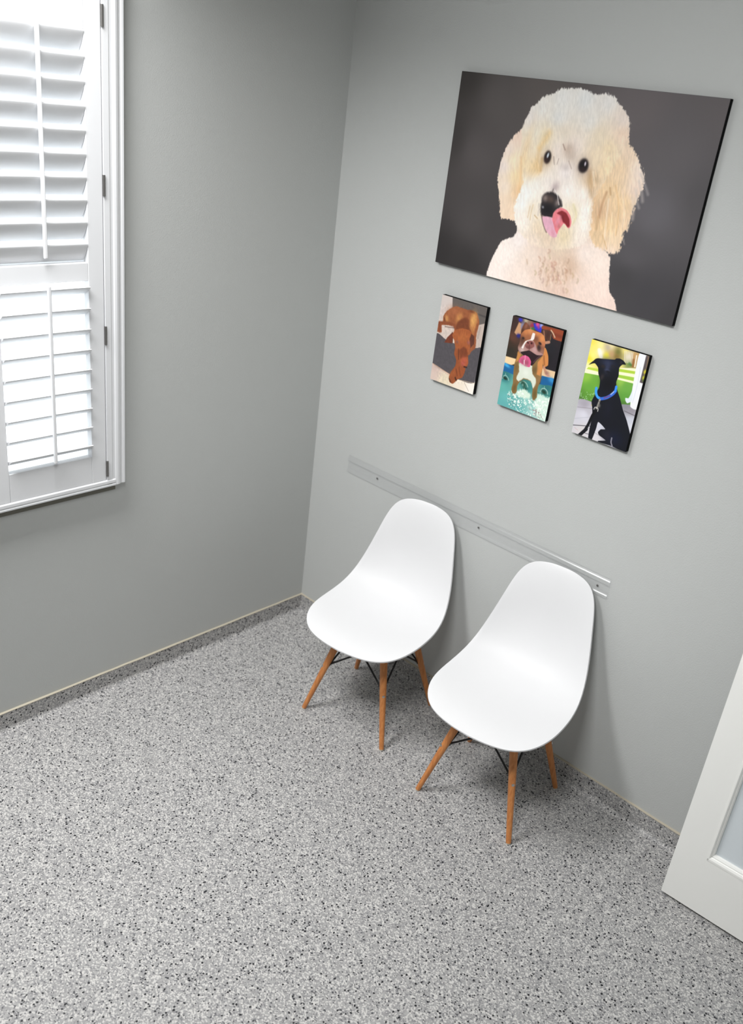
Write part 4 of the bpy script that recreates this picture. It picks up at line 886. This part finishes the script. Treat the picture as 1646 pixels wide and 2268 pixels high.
def paint(layers, W, H, nx, ny):
    X, Y = np.meshgrid(np.linspace(0, W, nx), np.linspace(0, H, ny))
    img = np.zeros((ny, nx, 3))
    for L in layers:
        k = L[0]
        if k == 'P':
            a = mask(X, Y, L[1], L[3], L[4])[..., None]; img = img*(1-a)+np.array(L[2])*a
        elif k == 'F':
            a = mask(X, Y, L[1], L[3], L[4])[..., None] if L[1] else 1.0
            num = 0; den = 0
            for x, y, r, g, b in L[2]:
                w = 1/(((X-x)**2+(Y-y)**2+.02*W)**1.35); num = num+w[..., None]*np.array([r, g, b]); den = den+w
            img = img*(1-a)+(num/den[..., None])*a
        elif k == 'B':
            _, x, y, rx, ry, ang, c, al, hard = L
            t = math.radians(ang); dx, dy = X-x, Y-y
            u = (dx*math.cos(t)+dy*math.sin(t))/rx; v = (-dx*math.sin(t)+dy*math.cos(t))/ry
            a = (al*np.exp(-.9*(u*u+v*v)**hard))[..., None]; img = img*(1-a)+np.array(c)*a
        elif k == 'S':
            _, P, w, c, al, soft = L
            P = np.array(P, float)
            if len(P) > 2:
                Q = []
                for i in range(len(P)-1):
                    p0, p1, p2, p3 = P[max(i-1, 0)], P[i], P[i+1], P[min(i+2, len(P)-1)]
                    for t in np.arange(5)/5:
                        Q.append(.5*(2*p1+(p2-p0)*t+(2*p0-5*p1+4*p2-p3)*t*t+(3*p1-p0-3*p2+p3)*t**3))
                Q.append(P[-1]); P = np.array(Q)
            d = seg_dist(X, Y, P, False)
            a = (al*np.clip(.5+(w/2-d)/max(soft, .1), 0, 1))[..., None]; img = img*(1-a)+np.array(c)*a
        elif k == 'N':
            _, P, c, sc, th, soft = L
            n = .6*vnoise(X/sc+5, Y/sc)+.4*vnoise(X/sc*2.3, Y/sc*2.3+7)
            a = (mask(X, Y, P, soft, 0)*np.clip((n-th)*6, 0, 1))[..., None]; img = img*(1-a)+np.array(c)*a
        elif k == 'T':
            _, P, amp, s1, s2, ang = L
            t = math.radians(ang)
            wx = X+1.2*(vnoise(X*.25, Y*.25)-.5)
            u = wx*math.cos(t)+Y*math.sin(t); v = -wx*math.sin(t)+Y*math.cos(t)
            n = vnoise(u/s1*1.0, v/s2)+.6*vnoise(u/s1*2+3, v/s2*2.1+8)-.8
            a = mask(X, Y, P, 1.0, 0); img = img*(1+amp*2*(n*a))[..., None]
    img = np.clip(img, 0, 255)/255
    return np.where(img <= .04045, img/12.92, ((img+.055)/1.055)**2.4)

def canvas(label, x0, x1, z0, z1, depth, layers, nx, ny, group=None, gain=1.0):
    W, H = x1-x0, z1-z0
    t = thing('canvas_print', label, 'picture', (x0, 0, z0), group=group)
    bm = box(0, W, -depth+.0006, -.0006, 0, H)
    link_mesh('wrapped_edge', bm, M['edge'], t, bevel=.0012, seg=3)['label'] = 'black canvas edge'
    g = np.minimum(paint(layers, W*100, H*100, nx, ny)*gain, .93)
    xs = np.linspace(.0004, W-.0004, nx); zs = np.linspace(H-.0004, .0004, ny)
    XX, ZZ = np.meshgrid(xs, zs)
    co = np.stack([XX, np.full_like(XX, -depth), ZZ], -1).reshape(-1, 3)
    idx = np.arange(nx*ny).reshape(ny, nx)
    q = np.stack([idx[:-1, :-1], idx[1:, :-1], idx[1:, 1:], idx[:-1, 1:]], -1).reshape(-1, 4)
    me = bpy.data.meshes.new('printed_face')
    me.vertices.add(len(co)); me.vertices.foreach_set('co', co.ravel())
    me.loops.add(q.size); me.loops.foreach_set('vertex_index', q.ravel().astype(np.int32))
    me.polygons.add(len(q)); me.polygons.foreach_set('loop_start', np.arange(0, q.size, 4, dtype=np.int32))
    me.update(); me.validate()
    at = me.color_attributes.new('ink', 'FLOAT_COLOR', 'POINT')
    rgba = np.ones((nx*ny, 4), np.float32); rgba[:, :3] = g.reshape(-1, 3)
    at.data.foreach_set('color', rgba.ravel())
    me.materials.append(M['print'])
    o = bpy.data.objects.new('printed_face', me); COL.objects.link(o); o.parent = t
    return t
D = .0174
canvas('large canvas photo of a fluffy cream dog licking its nose on the back wall', .5094, 1.3882, 1.6366, 2.2208, D, POODLE, 460, 306, gain=1.12)
SG = 'small dog canvases in a row'
for s, lab, lay in ((.5608, 'small canvas photo of a brown dog lying on a grey mat, left of three', BROWN_DOG),
                    (.8580, 'small canvas photo of a tan dog with its tongue out in pool water', POOL_DOG),
                    (1.1518, 'small canvas photo of a black dog with a blue collar on grass', BLACK_DOG)):
    canvas(lab, s, s+.1936, 1.2403, 1.2403+.2984, D, lay, 190, 292, SG)

# ------------------------------------------------------------------ door standing open along the back wall
DW, DT, DH = .86, .036, 2.03
door = struct('door_1', 'white door with a frosted glass panel standing open at the right', 'door')
door.location = (1.8975, -.2006, .012); door.rotation_euler.z = .058
# local x runs along the door, local -y faces the camera
ST, BR = .0945, .2035
bm = bmesh.new()
add_box(bm, 0, ST, 0, DT, 0, DH); add_box(bm, DW-ST, DW, 0, DT, 0, DH)
add_box(bm, ST, DW-ST, 0, DT, 0, BR); add_box(bm, ST, DW-ST, 0, DT, DH-ST, DH)
link_mesh('door_leaf', bm, M['door'], door)
bm = bmesh.new()
mp = [(-.0012, -.004), (-.0012, .003), (.002, .0085), (.0045, .0105), (.0045, .0135), (.008, .0185), (.0145, .0195), (.0145, -.004)]  # (depth y, inward)
for side in (0, 1):
    fy = (lambda y: y) if side == 0 else (lambda y: DT-y)
    add_prism(bm, mp, lambda a, b, t: (t, fy(a), BR+b), ST-.003, DW-ST+.003)
    add_prism(bm, mp, lambda a, b, t: (t, fy(a), DH-ST-b), ST-.003, DW-ST+.003)
    add_prism(bm, mp, lambda a, b, t: (ST+b*.62, fy(a), t), BR-.003, DH-ST+.003)
    add_prism(bm, mp, lambda a, b, t: (DW-ST-b*.62, fy(a), t), BR-.003, DH-ST+.003)
link_mesh('glazing_bead', bm, M['door'], door)
link_mesh('frosted_glass', box(ST-.002, DW-ST+.002, .0146, .0206, BR-.002, DH-ST+.002), M['frosted'], door)['label'] = 'pale frosted glass panel'

# ------------------------------------------------------------------ light
def area(name, x, y, sx, sy, power, spread, aim=None, z=2.72):
    l = bpy.data.lights.new(name, 'AREA'); l.shape = 'RECTANGLE'; l.size = sx; l.size_y = sy
    l.energy = power; l.spread = math.radians(spread)
    o = bpy.data.objects.new(name, l); COL.objects.link(o); o.location = (x, y, z)
    if aim:                              # added unseen fill light, turned to brighten the back wall and pictures
        o.rotation_euler = (Vector(aim)-Vector((x, y, z))).to_track_quat('-Z', 'Y').to_euler()
    return o
for a in LIGHTS: area('ceiling_and_fill_light', *a)
w = bpy.data.worlds.new('sky'); scene.world = w; w.use_nodes = True
bg = w.node_tree.nodes['Background']
bg.inputs['Color'].default_value = (.93, .965, 1.0, 1); bg.inputs['Strength'].default_value = SKY
vs = scene.view_settings
vs.view_transform = 'Standard'; vs.look = 'None'; vs.gamma = 1.0; vs.use_curve_mapping = False
vs.exposure = EXPO
